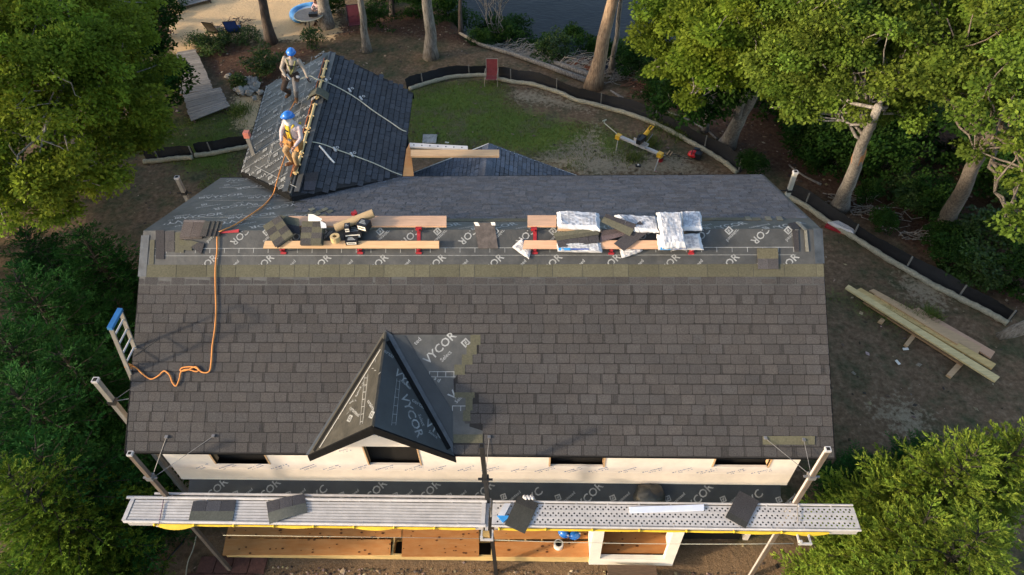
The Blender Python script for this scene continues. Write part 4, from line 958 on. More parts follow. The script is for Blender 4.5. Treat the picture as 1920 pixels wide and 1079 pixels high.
lA=conifer_mesh('LA',3,5.4,1.9,needleL,wh=14,nb=10,fing=.23,needles=24); lB=conifer_mesh('LB',4,4.6,1.7,needleL,wh=13,nb=10,fing=.22,needles=24); mA=conifer_mesh('MA',5,5.0,1.8,needleM,wh=14,nb=9,fing=.21,needles=18)
used=set()
def place_con(src,H0,px,py,zt,rr,label,group=None,rot=None,xyz=None):
    c=src if src.name not in used else copy_tree(src); used.add(src.name)
    p=np.array(xyz) if xyz is not None else atz(px,py,zt); gzv=float(gz(p[0],p[1])); s=(p[2]-gzv)/H0
    c.location=(p[0],p[1],gzv); c.scale=(rr*1.0,rr*1.0,s); c.rotation_euler=(0,0,random.uniform(0,6.28) if rot is None else rot); c['label']=label
    if group: c['group']=group
G1='dark evergreens along the left side of the house'; G2='sunlit evergreens at the lower right'
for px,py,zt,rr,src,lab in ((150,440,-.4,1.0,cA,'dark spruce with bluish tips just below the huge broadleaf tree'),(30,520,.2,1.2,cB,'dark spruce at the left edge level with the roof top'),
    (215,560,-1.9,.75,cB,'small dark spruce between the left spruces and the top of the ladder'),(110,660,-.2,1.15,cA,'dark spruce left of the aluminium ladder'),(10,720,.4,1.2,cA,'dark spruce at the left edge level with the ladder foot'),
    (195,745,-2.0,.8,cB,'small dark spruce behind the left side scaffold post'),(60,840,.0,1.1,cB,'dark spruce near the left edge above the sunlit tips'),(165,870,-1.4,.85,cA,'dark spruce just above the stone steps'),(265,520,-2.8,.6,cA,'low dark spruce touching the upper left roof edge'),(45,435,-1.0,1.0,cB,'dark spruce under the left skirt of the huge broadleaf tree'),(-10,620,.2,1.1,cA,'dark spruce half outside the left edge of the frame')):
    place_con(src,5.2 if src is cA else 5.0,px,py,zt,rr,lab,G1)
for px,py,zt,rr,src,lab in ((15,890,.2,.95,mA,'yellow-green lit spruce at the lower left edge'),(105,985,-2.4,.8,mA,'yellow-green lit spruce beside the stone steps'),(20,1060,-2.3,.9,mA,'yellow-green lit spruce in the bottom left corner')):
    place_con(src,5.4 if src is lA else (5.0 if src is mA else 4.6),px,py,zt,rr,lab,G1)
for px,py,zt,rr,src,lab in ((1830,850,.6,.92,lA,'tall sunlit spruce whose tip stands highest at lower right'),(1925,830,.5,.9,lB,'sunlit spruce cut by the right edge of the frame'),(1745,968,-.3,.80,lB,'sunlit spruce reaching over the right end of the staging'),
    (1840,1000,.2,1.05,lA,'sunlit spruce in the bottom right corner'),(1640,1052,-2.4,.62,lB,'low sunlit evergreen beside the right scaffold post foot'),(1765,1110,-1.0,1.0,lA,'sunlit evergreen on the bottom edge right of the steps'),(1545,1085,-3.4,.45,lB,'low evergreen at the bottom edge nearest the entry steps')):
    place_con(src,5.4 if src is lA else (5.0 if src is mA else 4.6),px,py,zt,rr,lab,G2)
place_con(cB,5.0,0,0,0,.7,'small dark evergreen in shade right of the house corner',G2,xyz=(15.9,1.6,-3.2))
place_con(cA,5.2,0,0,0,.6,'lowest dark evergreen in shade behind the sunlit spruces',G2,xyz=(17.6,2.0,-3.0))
# unseen belt of spruces, added to keep the low sun off the yard
for k,(x,y,z,r_) in enumerate(((-15,1.5,2.6,1.7),(-13.5,4.2,3.2,1.6),(-15,7,3.8,1.8),(-14,10,5,2.0),(-13,13,6,2.1),(-16.5,15,7,2.2))):
    place_con(cA if k%2 else cB,5.2 if k%2 else 5.0,0,0,0,r_,'added unseen spruce '+['nearest the front','second from the front','third from the front','fourth from the front','fifth from the front','farthest back'][k]+' in the shading belt beyond the left edge','unseen spruce belt added for shade',xyz=(x,y,z))
# ================================================================== SCAFFOLD
SZ=-1.03
SF=Fr((0,0,SZ),(1,0,0),(0,1,0))
def spx(x,y): return atz(x,y,SZ)
yb0=float(spx(900,940)[1]); yf0=float(spx(900,986)[1])
def pole(px,py,Y,zb,matl,label,r=.04,name='scaffold_post',zt=None,cap=None,group=None):
    q=aty(px,py,Y); o=thing(name,(q[0],Y,zb),label,'scaffold post',group)
    mb=MB(); mb.box(LEVEL,q[0]-r,q[0]+r,Y-r,Y+r,zb,q[2]); mb.build('post',[matl],o)
    mb=MB(); mb.box(LEVEL,q[0]-r-.008,q[0]+r+.008,Y-r-.008,Y+r+.008,q[2]-.05,q[2]+.004)
    mb.box(LEVEL,q[0]-r+.01,q[0]+r-.01,Y-r+.01,Y+r-.01,q[2]+.004,q[2]+.006,1); mb.build('post_cap',[cap or alu,dark],o)
    return o,q
PYp=-.40
pL,qL=pole(243,850,PYp,GZ,polewood,'weathered brown scaffold post at the left end of the front staging')
pM,qM=pole(903,836,PYp,GZ,poleblk,'black scaffold post between the two aluminium planks',r=.04,cap=poleblk)
pR,qR=pole(1553,842,PYp,GZ,polewood,'tan and silver scaffold post at the right end of the front staging')
b=MB(); b.box(LEVEL,qR[0]-.047,qR[0]-.041,PYp-.02,PYp+.02,GZ,qR[2]-.06); b.build('rail',[alu],pR)
def brace(o,q,za,pts,n='brace_rod'):
    for p in pts:
        mb=MB(); a=np.array((q[0],PYp,za)); mb.tube([a,p],.006,5); mb.build(n,[steel],o)
        mb=MB(); mb.box(LEVEL,p[0]-.03,p[0]+.03,p[1]-.03,p[1]+.03,p[2]-.01,p[2]+.02); mb.build('roof_pad',[steel],o)
za=float(aty(1525,893,PYp)[2]); brace(pR,qR,za,[FRONT.px(1435,822,.02),FRONT.px(1507,825,.02)])
za=float(aty(292,898,PYp)[2]); brace(pL,qL,za,[FRONT.px(400,818,.02),FRONT.px(312,820,.02)])
za=float(aty(909,897,PYp)[2]); brace(pM,qM,za,[FRONT.px(917,820,.02)])
for o,q,py_,mt in ((pL,qL,895,steel),(pM,qM,898,poleblk),(pR,qR,893,steel)):
    zc=float(aty(q[0]*0+ (292 if o is pL else 909 if o is pM else 1525),py_,PYp)[2]); mb=MB()
    mb.box(LEVEL,q[0]-.065,q[0]+.065,PYp-.065,PYp+.065,zc-.05,zc+.05); mb.box(LEVEL,q[0]-.14,q[0]-.065,PYp-.02,PYp+.02,zc-.03,zc+.0); mb.box(LEVEL,q[0]+.065,q[0]+.14,PYp-.03,PYp+.0,zc-.02,zc+.02)
    mb.build('clamp',[mt],o)
# climbing brackets that carry the planks
for o,q,s in ((pL,qL,1),(pM,qM,1),(pR,qR,1)):
    mb=MB(); x=q[0]
    mb.box(LEVEL,x-.03,x+.03,yf0-.05,PYp-.046,SZ-.13,SZ-.08); 
    if o is not pL:
        for dx in (-.09,.12): mb.box(LEVEL,x+dx-.015,x+dx+.015,yf0-.22,yf0-.04,SZ-.12,SZ-.08)
        mb.box(LEVEL,x-.11,x+.14,yf0-.25,yf0-.22,SZ-.13,SZ-.07); mb.box(LEVEL,x-.11,x-.06,yf0-.24,yf0-.2,SZ-.12,SZ+.0)
    for k in (0,1): mb.box(LEVEL,x-.06+.09*k,x-.03+.09*k,PYp-.12,PYp+.07,SZ-.55,SZ-.10)
    mb.build('bracket',[alu],o)
def plank(x0,x1,xb0,xb1,perf,label):
    o=thing('staging_plank',((x0+x1)/2,(yb0+yf0)/2,SZ),label,'plank')
    mb=MB(); T=.0
    def holes(u0,u1,v0,v1,nx,ny):
        du=(u1-u0)/nx; dv=(v1-v0)/ny
        for j in range(ny):
            for i in range(nx):
                a=u0+i*du+(du*.5 if j%2 else 0); a=min(a,u1-du*.5) if j%2 else a
                cx,cy=a+du/2,v0+(j+.5)*dv; w_=du/2; h_=dv/2
                if j%2 and i==nx-1: w_=du/4; cx=u1-du/4
                R=[(cx+w_*c,cy+h_*s) for c,s in ((-1,-1),(0,-1),(1,-1),(1,0),(1,1),(0,1),(-1,1),(-1,0))]
                r=min(w_,h_)*.86; I=[(cx+r*math.cos(t),cy+r*math.sin(t)) for t in [math.radians(225+45*k) for k in range(8)]]
                mb.add([(a_,b_,SZ) for a_,b_ in R+I],[(k,(k+1)%8,8+(k+1)%8,8+k) for k in range(8)],0)
                if j%2 and i==0: mb.add([(u0,v0+j*dv,SZ),(u0+du*.5,v0+j*dv,SZ),(u0+du*.5,v0+(j+1)*dv,SZ),(u0,v0+(j+1)*dv,SZ)],[(0,1,2,3)],0)
    yA=yf0+.035; yB=yb0-.045
    if perf:
        ln=x1-x0; H=yB-yA; nx=int(ln/.105)
        e=[yA,yA+.045,yA+.165,yA+.225,yA+.345,yA+.405,yA+.525,yB] if H>.53 else list(np.cumsum([yA]+[H*f for f in (.07,.22,.105,.22,.105,.21,.07)]))
        for k in range(7):
            if k%2: holes(x0+.06,x1-.06,e[k],e[k+1],nx,2)
            else: mb.box(LEVEL,x0+.0,x1-.0,e[k],e[k+1],SZ-.01,SZ+(.006 if 0<k<6 else 0))
        mb.box(LEVEL,x0,x0+.06,yA,yB,SZ-.02,SZ+.001); mb.box(LEVEL,x1-.06,x1,yA,yB,SZ-.02,SZ+.001)
    else:
        k=7; H=yB-yA
        for i in range(k):
            a=yA+H*i/k; q=x0+.10+ .22*(1-(i+.5)/k)*0
            rnd=random.Random(i); x=x0+.12
            while x<x1-.1:
                l_=min(rnd.uniform(2.5,3.5),x1-.1-x); g=rnd.uniform(.92,1.06); mb.box(LEVEL,x,x+l_-.0,a+.006,a+H/k-.006,SZ-.03,SZ,0,(g,g,g)); x+=l_
    mb.build('deck_grid' if perf else 'deck_ribs',[alu],o)
    if not perf:
        mb=MB(); mb.box(LEVEL,x0+.1,x1-.1,yA,yB,SZ-.05,SZ-.022); mb.build('groove',[alud],o)
        mb=MB(); mb.box(LEVEL,x0+.02,x0+.10,yA-.02,yB+.02,SZ-.06,SZ+.01); mb.box(LEVEL,x1-.10,x1-.02,yA-.02,yB+.02,SZ-.06,SZ+.01); mb.build('end_bar',[alu],o)
    rr=.032 if not perf else .022
    for (y,a,c,n_) in ((yb0,xb0,xb1,'rear_rail'),(yf0,(float(spx(228,988)[0]) if not perf else x0),x1,'front_rail')):
        mb=MB(); mb.tube([(a,y,SZ-.0),(c,y,SZ-.0)],rr,10); 
        for t in np.arange(a+.4,c-.2,.62): mb.box(LEVEL,t,t+.02,y-.045 if y==yb0 else y+.0,y if y==yb0 else y+.045,SZ-.02,SZ+.008)
        mb.box(LEVEL,a+.05,c-.05,y-.012,y+.012,SZ-.16,SZ-.0,0,(.9,.9,.9))
        mb.build(n_,[alu],o,smooth=False)
    if not perf:
        mb=MB(); mb.tube([(x0+.45,yb0+.10,SZ-.03),(x1-.05,yb0+.10,SZ-.03)],.028,8); mb.build('outer_rail',[alu],o)
    return o
xa=float(spx(240,940)[0]); xb=float(spx(912,960)[0]); xc=float(spx(923,960)[0]); xd=float(spx(1603,960)[0])
plL=plank(xa+.02,xb,xa-.05,xb,False,'ribbed aluminium staging plank on the left half of the scaffold')
plR=plank(xc,xd,xc,xd-.0,True,'perforated aluminium staging plank on the right half of the scaffold')
# yellow webbing hanging under the front edge
def web(p0,p1,n,label,sag):
    o=thing('safety_webbing',(p0[0],p0[1],p0[2]),label,'webbing'); mb=MB()
    P0=np.array(p0);P1=np.array(p1); 
    for k in range(n):
        a=P0+(P1-P0)*k/n; c=P0+(P1-P0)*(k+1)/n; s=sag[k%len(sag)]; m_=8
        vs=[]
        for i in range(m_+1):
            t=i/m_; q=a*(1-t)+c*t; d=s*4*t*(1-t)
            vs+= [q+(0,0,-.01),q+np.array((0,-d*.75,-.04-d*.5)),q+np.array((0,-d*.75-.012,-.055-d*.5))]
        mb.add(vs,[(3*i,3*i+3,3*i+4,3*i+1) for i in range(m_)]+[(3*i+1,3*i+4,3*i+5,3*i+2) for i in range(m_)])
        mb.box(LEVEL,a[0]-.02,a[0]+.02,a[1]-.03,a[1]+.01,a[2]-.04,a[2]+.01)
    mb.build('webbing',[yellow],o,smooth=True)
web((float(spx(285,990)[0]),yf0-.03,SZ-.03),(xb-.2,yf0-.03,SZ-.03),8,'yellow safety webbing drooping below the left staging plank',(.09,.01,.0,.03,.01,.05,.02,.02))
web((xc+.15,yf0-.03,SZ-.03),(float(spx(1555,990)[0]),yf0-.03,SZ-.03),7,'yellow safety webbing along the front of the right staging plank',(.02,.01,.01,.01,.01,.03,.05))
# string line along the front
def line_thing(name,pts,r,mat,label,cat,n=6,group=None,smooth=True):
    o=thing(name,pts[0],label,cat,group); mb=MB(); mb.tube(pts,r,n); mb.build('strand',[mat],o,smooth=smooth); return o
P=[np.array((qM[0]-.1+ (qR[0]-qM[0]-.1)*t,yf0-.23,SZ-.10-.10*4*t*(1-t))) for t in np.linspace(0,1,9)]
line_thing('string_line',P,.006,cream,'pale string line strung in front of the right staging plank','string')
P=[np.array((qL[0]+1.3+(qM[0]-qL[0]-1.4)*t,yf0-.15,SZ-.25)) for t in (0,.5,1)]
line_thing('string_line',P,.004,cream,'pale string line running below the left staging plank','string')
P=[atz(x,y,SZ+.05) for x,y in ((306,936),(304,945),(302,955),(300,965),(298,975),(297,985))]; line_thing('strap',[p+np.array((0,0,-.03+.02*(k in(0,5)))) for k,p in enumerate(P)],.009,M('strap_purple',(.16,.10,.14),.8,.3,40),'dark braided strap tied across the left end of the ribbed plank','strap')
P=[atz(x,y,SZ+.04) for x,y in ((1494,934),(1495,950),(1496,965),(1496,980))]; line_thing('strap',P,.008,M('strap_grey',(.25,.22,.19),.8,.3,40),'grey strap tied across the right end of the perforated plank','strap')

# ================================================================== loose shingles, stacks and goods
def sheet(fr,pts,w,label,cols,name='loose_shingle',bend=None,t=.012,group=None,mats=None,split=.5,tabs=3,layers=1,jit=.0,cat='shingle'):
    """one shingle (or a stack of them) given by its four corners: a,b = headlap side, c,d = tab side"""
    T=[fr.px(x,y,w+t*layers) for x,y in pts]; base=sum(T)/4
    o=thing(name,base-fr.N*t*layers,label,cat,group); rnd=random.Random(int(abs(pts[0][0]*7+pts[0][1])))
    for L__ in range(layers):
        top=L__==layers-1; dz_=-(layers-1-L__)*t; off=np.zeros(3) if top else (fr.U*rnd.uniform(-jit,jit)+fr.V*rnd.uniform(-jit,jit))
        mb=MB(); a,b_,c,d=[q+off+fr.N*dz_ for q in T]
        def g(u,v):
            q=(a*(1-u)+b_*u)*(1-v)+(d*(1-u)+c*u)*v
            if bend: q=q+fr.N*bend*math.sin(math.pi*u)
            return q
        n=8 if bend else 1
        def part(u0,u1,v0,v1,mi,col,h=0):
            for k in range(n):
                x0=u0+(u1-u0)*k/n; x1=u0+(u1-u0)*(k+1)/n
                P8=[g(x0,v0),g(x1,v0),g(x1,v1),g(x0,v1)]
                if np.cross(P8[1]-P8[0],P8[2]-P8[0])@fr.N<0: P8=P8[::-1]
                mb.prism([q-fr.N*t*.8 for q in P8],[q+fr.N*h for q in P8],mi,col)
        c1,c2=cols
        gg=rnd.uniform(.9,1.1)
        part(0,1,0,split,0,tuple(k*gg for k in c1))
        for k in range(tabs):
            g2_=rnd.uniform(.85,1.15); part(k/tabs+.004,(k+1)/tabs-.004,split,1,1,tuple(k_*g2_ for k_ in c2),.002)
        mb.build('headlap_and_tabs' if layers==1 else 'shingle',mats or [olive,shingle],o)
    return o
OL=(1.15,1.15,1.15); DK1=(1,1,1.05)
S_='shingles lying on the staging planks'
sheet(SF,[(353,978),(435,980),(443,938),(362,940)],.0+.01,'greenish shingle lying flat on the left end of the ribbed plank',((1.0,1.1,1.3),(.95,1.05,1.25)),group=S_)
sheet(SF,[(505,983),(576,961),(571,926),(499,942)],.02,'bent shingle hanging over the back edge of the ribbed plank',((.95,1.05,1.3),(1,1.05,1.2)),bend=.03,group=S_)
sheet(SF,[(946,984),(984,1001),(1010,944),(972,929)],.03,'dark shingle laid across the perforated plank near the middle post',((.55,.58,.7),(.75,.8,.8)),group=S_,tabs=1,split=.75)
sheet(SF,[(1360,970),(1398,991),(1424,940),(1386,920)],.03,'black mat of shingle draped over the perforated plank towards its right end',((.45,.47,.6),(.75,.78,.85)),group=S_,tabs=1,split=.2)
o=thing('nail_box',spx(948,955),'small white and blue carton on the perforated plank beside the middle post','box'); mb=MB(); mb.slab(SF,((946,944),(958,944),(946,966),(933,966)),.01,.05); mb.build('carton',[whitepl],o); mb=MB(); mb.slab(SF,((932,967),(957,967),(950,974),(943,980)),.01,.03); mb.build('label_flap',[bluepr],o)
o=thing('trim_strip',spx(1250,956),'long white trim strip lying on the perforated plank','trim strip'); mb=MB(); mb.slab(SF,((1180,951),(1320,946),(1320,957),(1181,962)),.01,.03); mb.build('strip',[M('white_trim',(.66,.70,.80),.4,.05,4)],o)
o=thing('glove_pair',spx(990,934),'crumpled pale work glove at the rear edge of the perforated plank','glove'); mb=MB()
for k in range(6): mb.ball(atz(983+k*3.2,932+(k%2)*2,SZ+.05),(.035,.045,.025),8,5)
mb.build('glove',[clothw],o,smooth=True)
# helmets + tape on the deck
def helmet_geo(mb,c,s=1.0,R=None,front=(0,-1,0)):
    mb.ball(c,(.115*s,.145*s,.11*s),16,10,0,R=R,zmin=-.05)
def loose_helmet(px,py,label,rot):
    c=atz(px,py,DZ+.05); o=thing('hard_hat',(c[0],c[1],DZ),label,'hard hat','hard hats on the porch floor')
    Rm=np.array(Matrix.Rotation(rot,3,'Z')); mb=MB(); mb.ball(c+(0,0,.01),(.10,.125,.10),18,10,R=Rm,zmin=-.1); mb.build('shell',[bluep],o,smooth=True)
    mb=MB(); mb.ball(c+(0,0,.0),(.115,.15,.02),18,6,R=Rm); mb.build('brim',[bluep],o,smooth=True)
    mb=MB(); mb.ball(c+Rm@np.array((0,-.13,.05)),(.03,.02,.03),8,5); mb.build('emblem',[whitepl],o)
loose_helmet(1057,1000,'blue hard hat on the porch floor, left one of the pair',.9)
loose_helmet(1077,1004,'blue hard hat on the porch floor, right one of the pair',1.8)
o=thing('tape_roll',dk(1047,1024),'dark roll of tape in a pale wrapper standing on the porch plywood','tape roll'); c=dk(1047,1024); mb=MB()
def ring(mb,c,r0,r1,h,n=20,mi=0,ax=None):
    ax=Fr(c,(1,0,0),(0,1,0)) if ax is None else ax
    vs=[];
    for i in range(n):
        a=6.283*i/n; 
        for r,w_ in ((r1,0),(r1,h),(r0,h),(r0,0)): vs.append(ax.p(r*math.cos(a),r*math.sin(a),w_))
    mb.add(vs,[(4*i+k,4*((i+1)%n)+k,4*((i+1)%n)+(k+1)%4,4*i+(k+1)%4) for i in range(n) for k in range(4)],mi)
ring(mb,c,.055,.115,.14); mb.build('wrapper',[whitem],o); mb=MB(); ring(mb,c+(0,0,.002),.03,.075,.15); mb.build('roll',[dark],o)

# -------- things on the ridge strip
def board(fr,pts,w,t,label,mat,name='toe_board',group='plank boards along the ridge',cat='board',ext=None):
    T=[fr.px(x,y,w+t) for x,y in pts]; o=thing(name,sum(T)/4-fr.N*t,label,cat,group); mb=MB(); mb.slab(fr,pts,w,t); mb.build('plank',[mat],o); return o
# upper boards stand on brackets just past the ridge, level enough to be seen from the front
HB=Fr((0,RY,RZ+.06),(1,0,0),(0,1,0))
board(HB,[(541,405.5),(837,405),(837,424),(541,424)],.0,.04,'long pinkish board along the ridge under the paper roll',pinep)
board(HB,[(989,404),(1043,404),(1043,424),(989,424)],.0,.04,'short pale board end on the ridge left of the white wrappers',pinep)
board(FRONT,[(497,452),(823,452),(823,466),(493,466)],.11,.04,'long yellowish board on red brackets below the nail boxes',pine)
board(FRONT,[(983,451),(1240,451),(1240,467),(980,467)],.11,.04,'pinkish board on red brackets under the white wrapped bundles',pinep)
board(FRONT,[(1046,422),(1128,430),(1128,436),(1045,433)],.10,.04,'orange board end showing under the first white wrapper',pine)
def bracket(x,y0,y1,label,ytop=None):
    p=FRONT.px(x,y1,0); o=thing('roof_bracket',p,label,'roof bracket','red roof brackets'); mb=MB()
    mb.slab(FRONT,((x-3.2,y0),(x+3.2,y0),(x+3.5,y1-3),(x-3.5,y1-3)),.006,.008); mb.build('strap_plate',[redp],o)
    mb=MB(); u,v=FRONT.uv(x,y1-2); mb.box(FRONT,u-.035,u+.035,v-.02,v+.16,.008,.02); mb.box(FRONT,u-.02,u+.02,v+.02,v+.05,.02,.16); mb.slab(FRONT,((x-6,y1-4),(x+6,y1-4),(x+5,y1),(x-5,y1)),.01,.012); mb.build('hook',[redp],o)
for k,(x,y0,y1) in enumerate(((531,462,477),(675,462,477),(785,434,477),(1003,434,477),(1146,462,478),(1296,464,478))):
    bracket(x,y0,y1,['first red roof bracket from the left, at the left end of the yellowish board','red roof bracket below the black nail boxes','red roof bracket near the right end of the yellowish board','red roof bracket just right of the crumpled white bag','red roof bracket between the two groups of white wrappers','red roof bracket under the rightmost wrapped bundle'][k])
for k,(x,y) in enumerate(((785,428),(1001,429),(664,400))):
    p=HB.px(x,y); o=thing('roof_bracket',p,['upper red bracket behind the long pinkish board','upper red bracket under the short board end','upper red bracket beside the paper roll'][k],'roof bracket','red roof brackets'); mb=MB()
    mb.box(Fr(p,(1,0,0),(0,1,0)),-.06,.06,-.03,.03,-.04,.02); mb.box(Fr(p,(1,0,0),(0,1,0)),-.02,.02,-.10,.10,-.05,.0); mb.build('hook',[redp],o)
sheet(FRONT,[(410,436),(448,430),(448,436),(411,438)],.02,'red and white strip half hidden by the orange rope',((1,1,1),(1,1,1)),name='red_strip',mats=[redp,redp],tabs=1,cat='strip')
# shingle stacks
def stack(fr,x0,x1,y0,y1,n,label,w=.0,skew=0,cols=((1,1,1),(1,1,1)),jit=.02,tabs=3,split=.5,pts=None,mats=None):
    pts=pts or [(x0,y0),(x1,y0),(x1,y1),(x0,y1)]
    return sheet(fr,pts,w,label,cols,name='shingle_stack',layers=n,jit=jit,tabs=tabs,split=split,mats=mats,cat='shingle stack',group='stacks of shingles on the ridge')
TP=(1.5,1.35,1.3)
stack(FRONT,0,0,0,0,6,'taupe shingle stack nearest the left end of the ridge',pts=[(345,413),(384,414),(376,444),(336,446)],cols=((1.25,1.15,1.6),TP),mats=[olive,shingle],split=.1,tabs=2,jit=.03)
for k,(dx) in enumerate((0,9,17,24)): sheet(FRONT,[(384+dx,414),(394+dx,416),(386+dx,444),(374+dx,443)],.10-.018*k,['first','second','third','fourth'][k]+' fanned shingle leaning right of the taupe stack',((.6,.62,.8),(.8,.8,.8)),tabs=1,group='fanned shingles beside the taupe stack')
sheet(FRONT,[(339,450),(361,452),(383,457),(377,477)][:4],.02,'olive and grey shingle sticking out below the taupe stack',((1.1,1.1,1.1),(1,1,1.05)),tabs=1)
sheet(FRONT,[(336,452),(360,451),(360,470),(338,468)],.01,'olive scrap below the left end of the taupe stack',((1.1,1.1,1.0),(1.1,1.1,1.1)),tabs=1,mats=[olive,olive])
# checkered stack
def checker(pts,n,label,fr=FRONT,w=.02,rows=4,cols_=2,t=.012):
    T=[fr.px(x,y,w+t*n) for x,y in pts]; o=thing('shingle_stack',sum(T)/4-fr.N*t*n,label,'shingle stack','stacks of shingles on the ridge'); rnd=random.Random(int(pts[0][0]))
    for k in range(n):
        mb=MB(); dz_=-(n-1-k)*t; off=(fr.U*rnd.uniform(-.03,.03)+fr.V*rnd.uniform(-.03,.01)) if k<n-1 else 0*fr.U
        a,b_,c,d=[q+fr.N*dz_+off for q in T]; g=lambda u,v:(a*(1-u)+b_*u)*(1-v)+(d*(1-u)+c*u)*v
        for i in range(rows):
            for j in range(cols_):
                P8=[g(j/cols_,i/rows),g((j+1)/cols_,i/rows),g((j+1)/cols_,(i+1)/rows),g(j/cols_,(i+1)/rows)]
                if np.cross(P8[1]-P8[0],P8[2]-P8[0])@fr.N<0: P8=P8[::-1]
                is_o=(i+j)%2==0; q_=rnd.uniform(.85,1.1)
                mb.prism([q-fr.N*t*.8 for q in P8],P8,0 if is_o else 1,(q_,)*3)
        mb.build('shingle',[olive,shingle],o)
checker([(494,423),(524,404),(549,440),(517,463)],5,'checkered stack of shingles tilted on the left end of the yellowish board',w=.16)
checker([(567,415),(606,415),(601,458),(563,458)],8,'tall squared stack of shingles standing on the yellowish board',w=.16)
sheet(FRONT,[(524,403),(560,410),(563,440),(545,436)],.10,'dark shingle between the two checkered stacks',((.7,.8,.9),(.7,.75,.9)),tabs=1)
o=thing('paper_sheet',FRONT.px(585,408,.3),'torn white paper on top of the squared shingle stack','paper'); mb=MB(); mb.slab(FRONT,((578,402),(587,402),(604,411),(600,415),(578,415)),.30,.006); mb.build('sheet',[whitem],o)
mb=MB(); mb.slab(FRONT,((600,413),(611,420),(612,428),(602,428)),.28,.006); mb.build('torn_corner',[whitepl],o)
# kraft roll and tape
def rollx(name,p,q,r,mat,label,cat,inner=True):
    o=thing(name,p,label,cat); mb=MB(); mb.tube([p,q],r,18); mb.build('paper',[mat],o,smooth=False)
    d=nrm(q-p); 
    mb=MB(); mb.tube([q+d*.001,q+d*.004],r*.55,14); mb.build('core',[M(name+'_core',(.25,.16,.08),.8,.1,8)],o)
rollx('paper_roll',FRONT.px(628,428,.16),HB.px(700,400,.22),.085,kraft,'roll of brown kraft paper lying across the long ridge board','paper roll')
c=FRONT.px(630,452,.16); o=thing('tape_roll',c,'tan tape roll standing on the yellowish board beside the nail boxes','tape roll'); mb=MB(); ring(mb,c,.045,.095,.13,ax=Fr(c,(1,0,0),(0,1,0))); mb.build('tape',[M('tan_tape',(.50,.36,.17),.6,.1,7)],o)
# nail boxes
def nbox(px,py,w_,d_,h,az,label,tilt=0,hh=.02):
    c=FRONT.px(px,py,hh); o=thing('nail_box',c,label,'box','black nail boxes on the ridge'); fr=Fr(c,(math.cos(az),math.sin(az),tilt),(-math.sin(az),math.cos(az),0))
    mb=MB(); mb.box(fr,-w_/2,w_/2,-d_/2,d_/2,0,h); mb.build('carton',[boxblk],o)
    mb=MB(); mb.add([fr.p(-w_*.4,-d_/2-.002,h*.2),fr.p(w_*.4,-d_/2-.002,h*.2),fr.p(w_*.4,-d_/2-.002,h*.8),fr.p(-w_*.4,-d_/2-.002,h*.8)],[(0,1,2,3)]); mb.build('label_panel',[whitem],o)
    mb=MB(); 
    for k in range(3): mb.box(fr,-w_*.32,w_*.32-.03*k,-d_*.25+k*d_*.2,-d_*.25+k*d_*.2+.025,h,h+.003)
    mb.box(fr,-w_*.3,w_*.3,-d_/2-.005,-d_/2-.002,h*.45,h*.6,1)
    mb.build('printed_lines',[ink,boxblk],o)
nbox(664,440,.36,.26,.14,.1,'large black nail box lying above the yellowish board')
nbox(684,428,.22,.20,.16,-.35,'open black nail box leaning at the right of the group',hh=.14)
nbox(661,455,.24,.16,.10,.05,'small black nail box with a white label at the board edge',hh=.12)
nbox(653,431,.10,.20,.14,.1,'narrow black nail box at the left of the group',hh=.14)
# cut mat near centre
o=thing('brown_mat',FRONT.px(911,445,0),'brown rectangular cut mat lying on the membrane near the centre of the ridge','mat'); mb=MB(); mb.slab(FRONT,((888,418),(927,418),(934,466),(897,466)),.01,.012); mb.build('mat',[brownmat],o); mb=MB(); mb.slab(FRONT,((888,417),(896,417),(900,424),(892,424)),.02,.006); mb.slab(FRONT,((920,417),(928,417),(929,423),(922,423)),.02,.006); mb.build('tape_corner',[whitem],o)
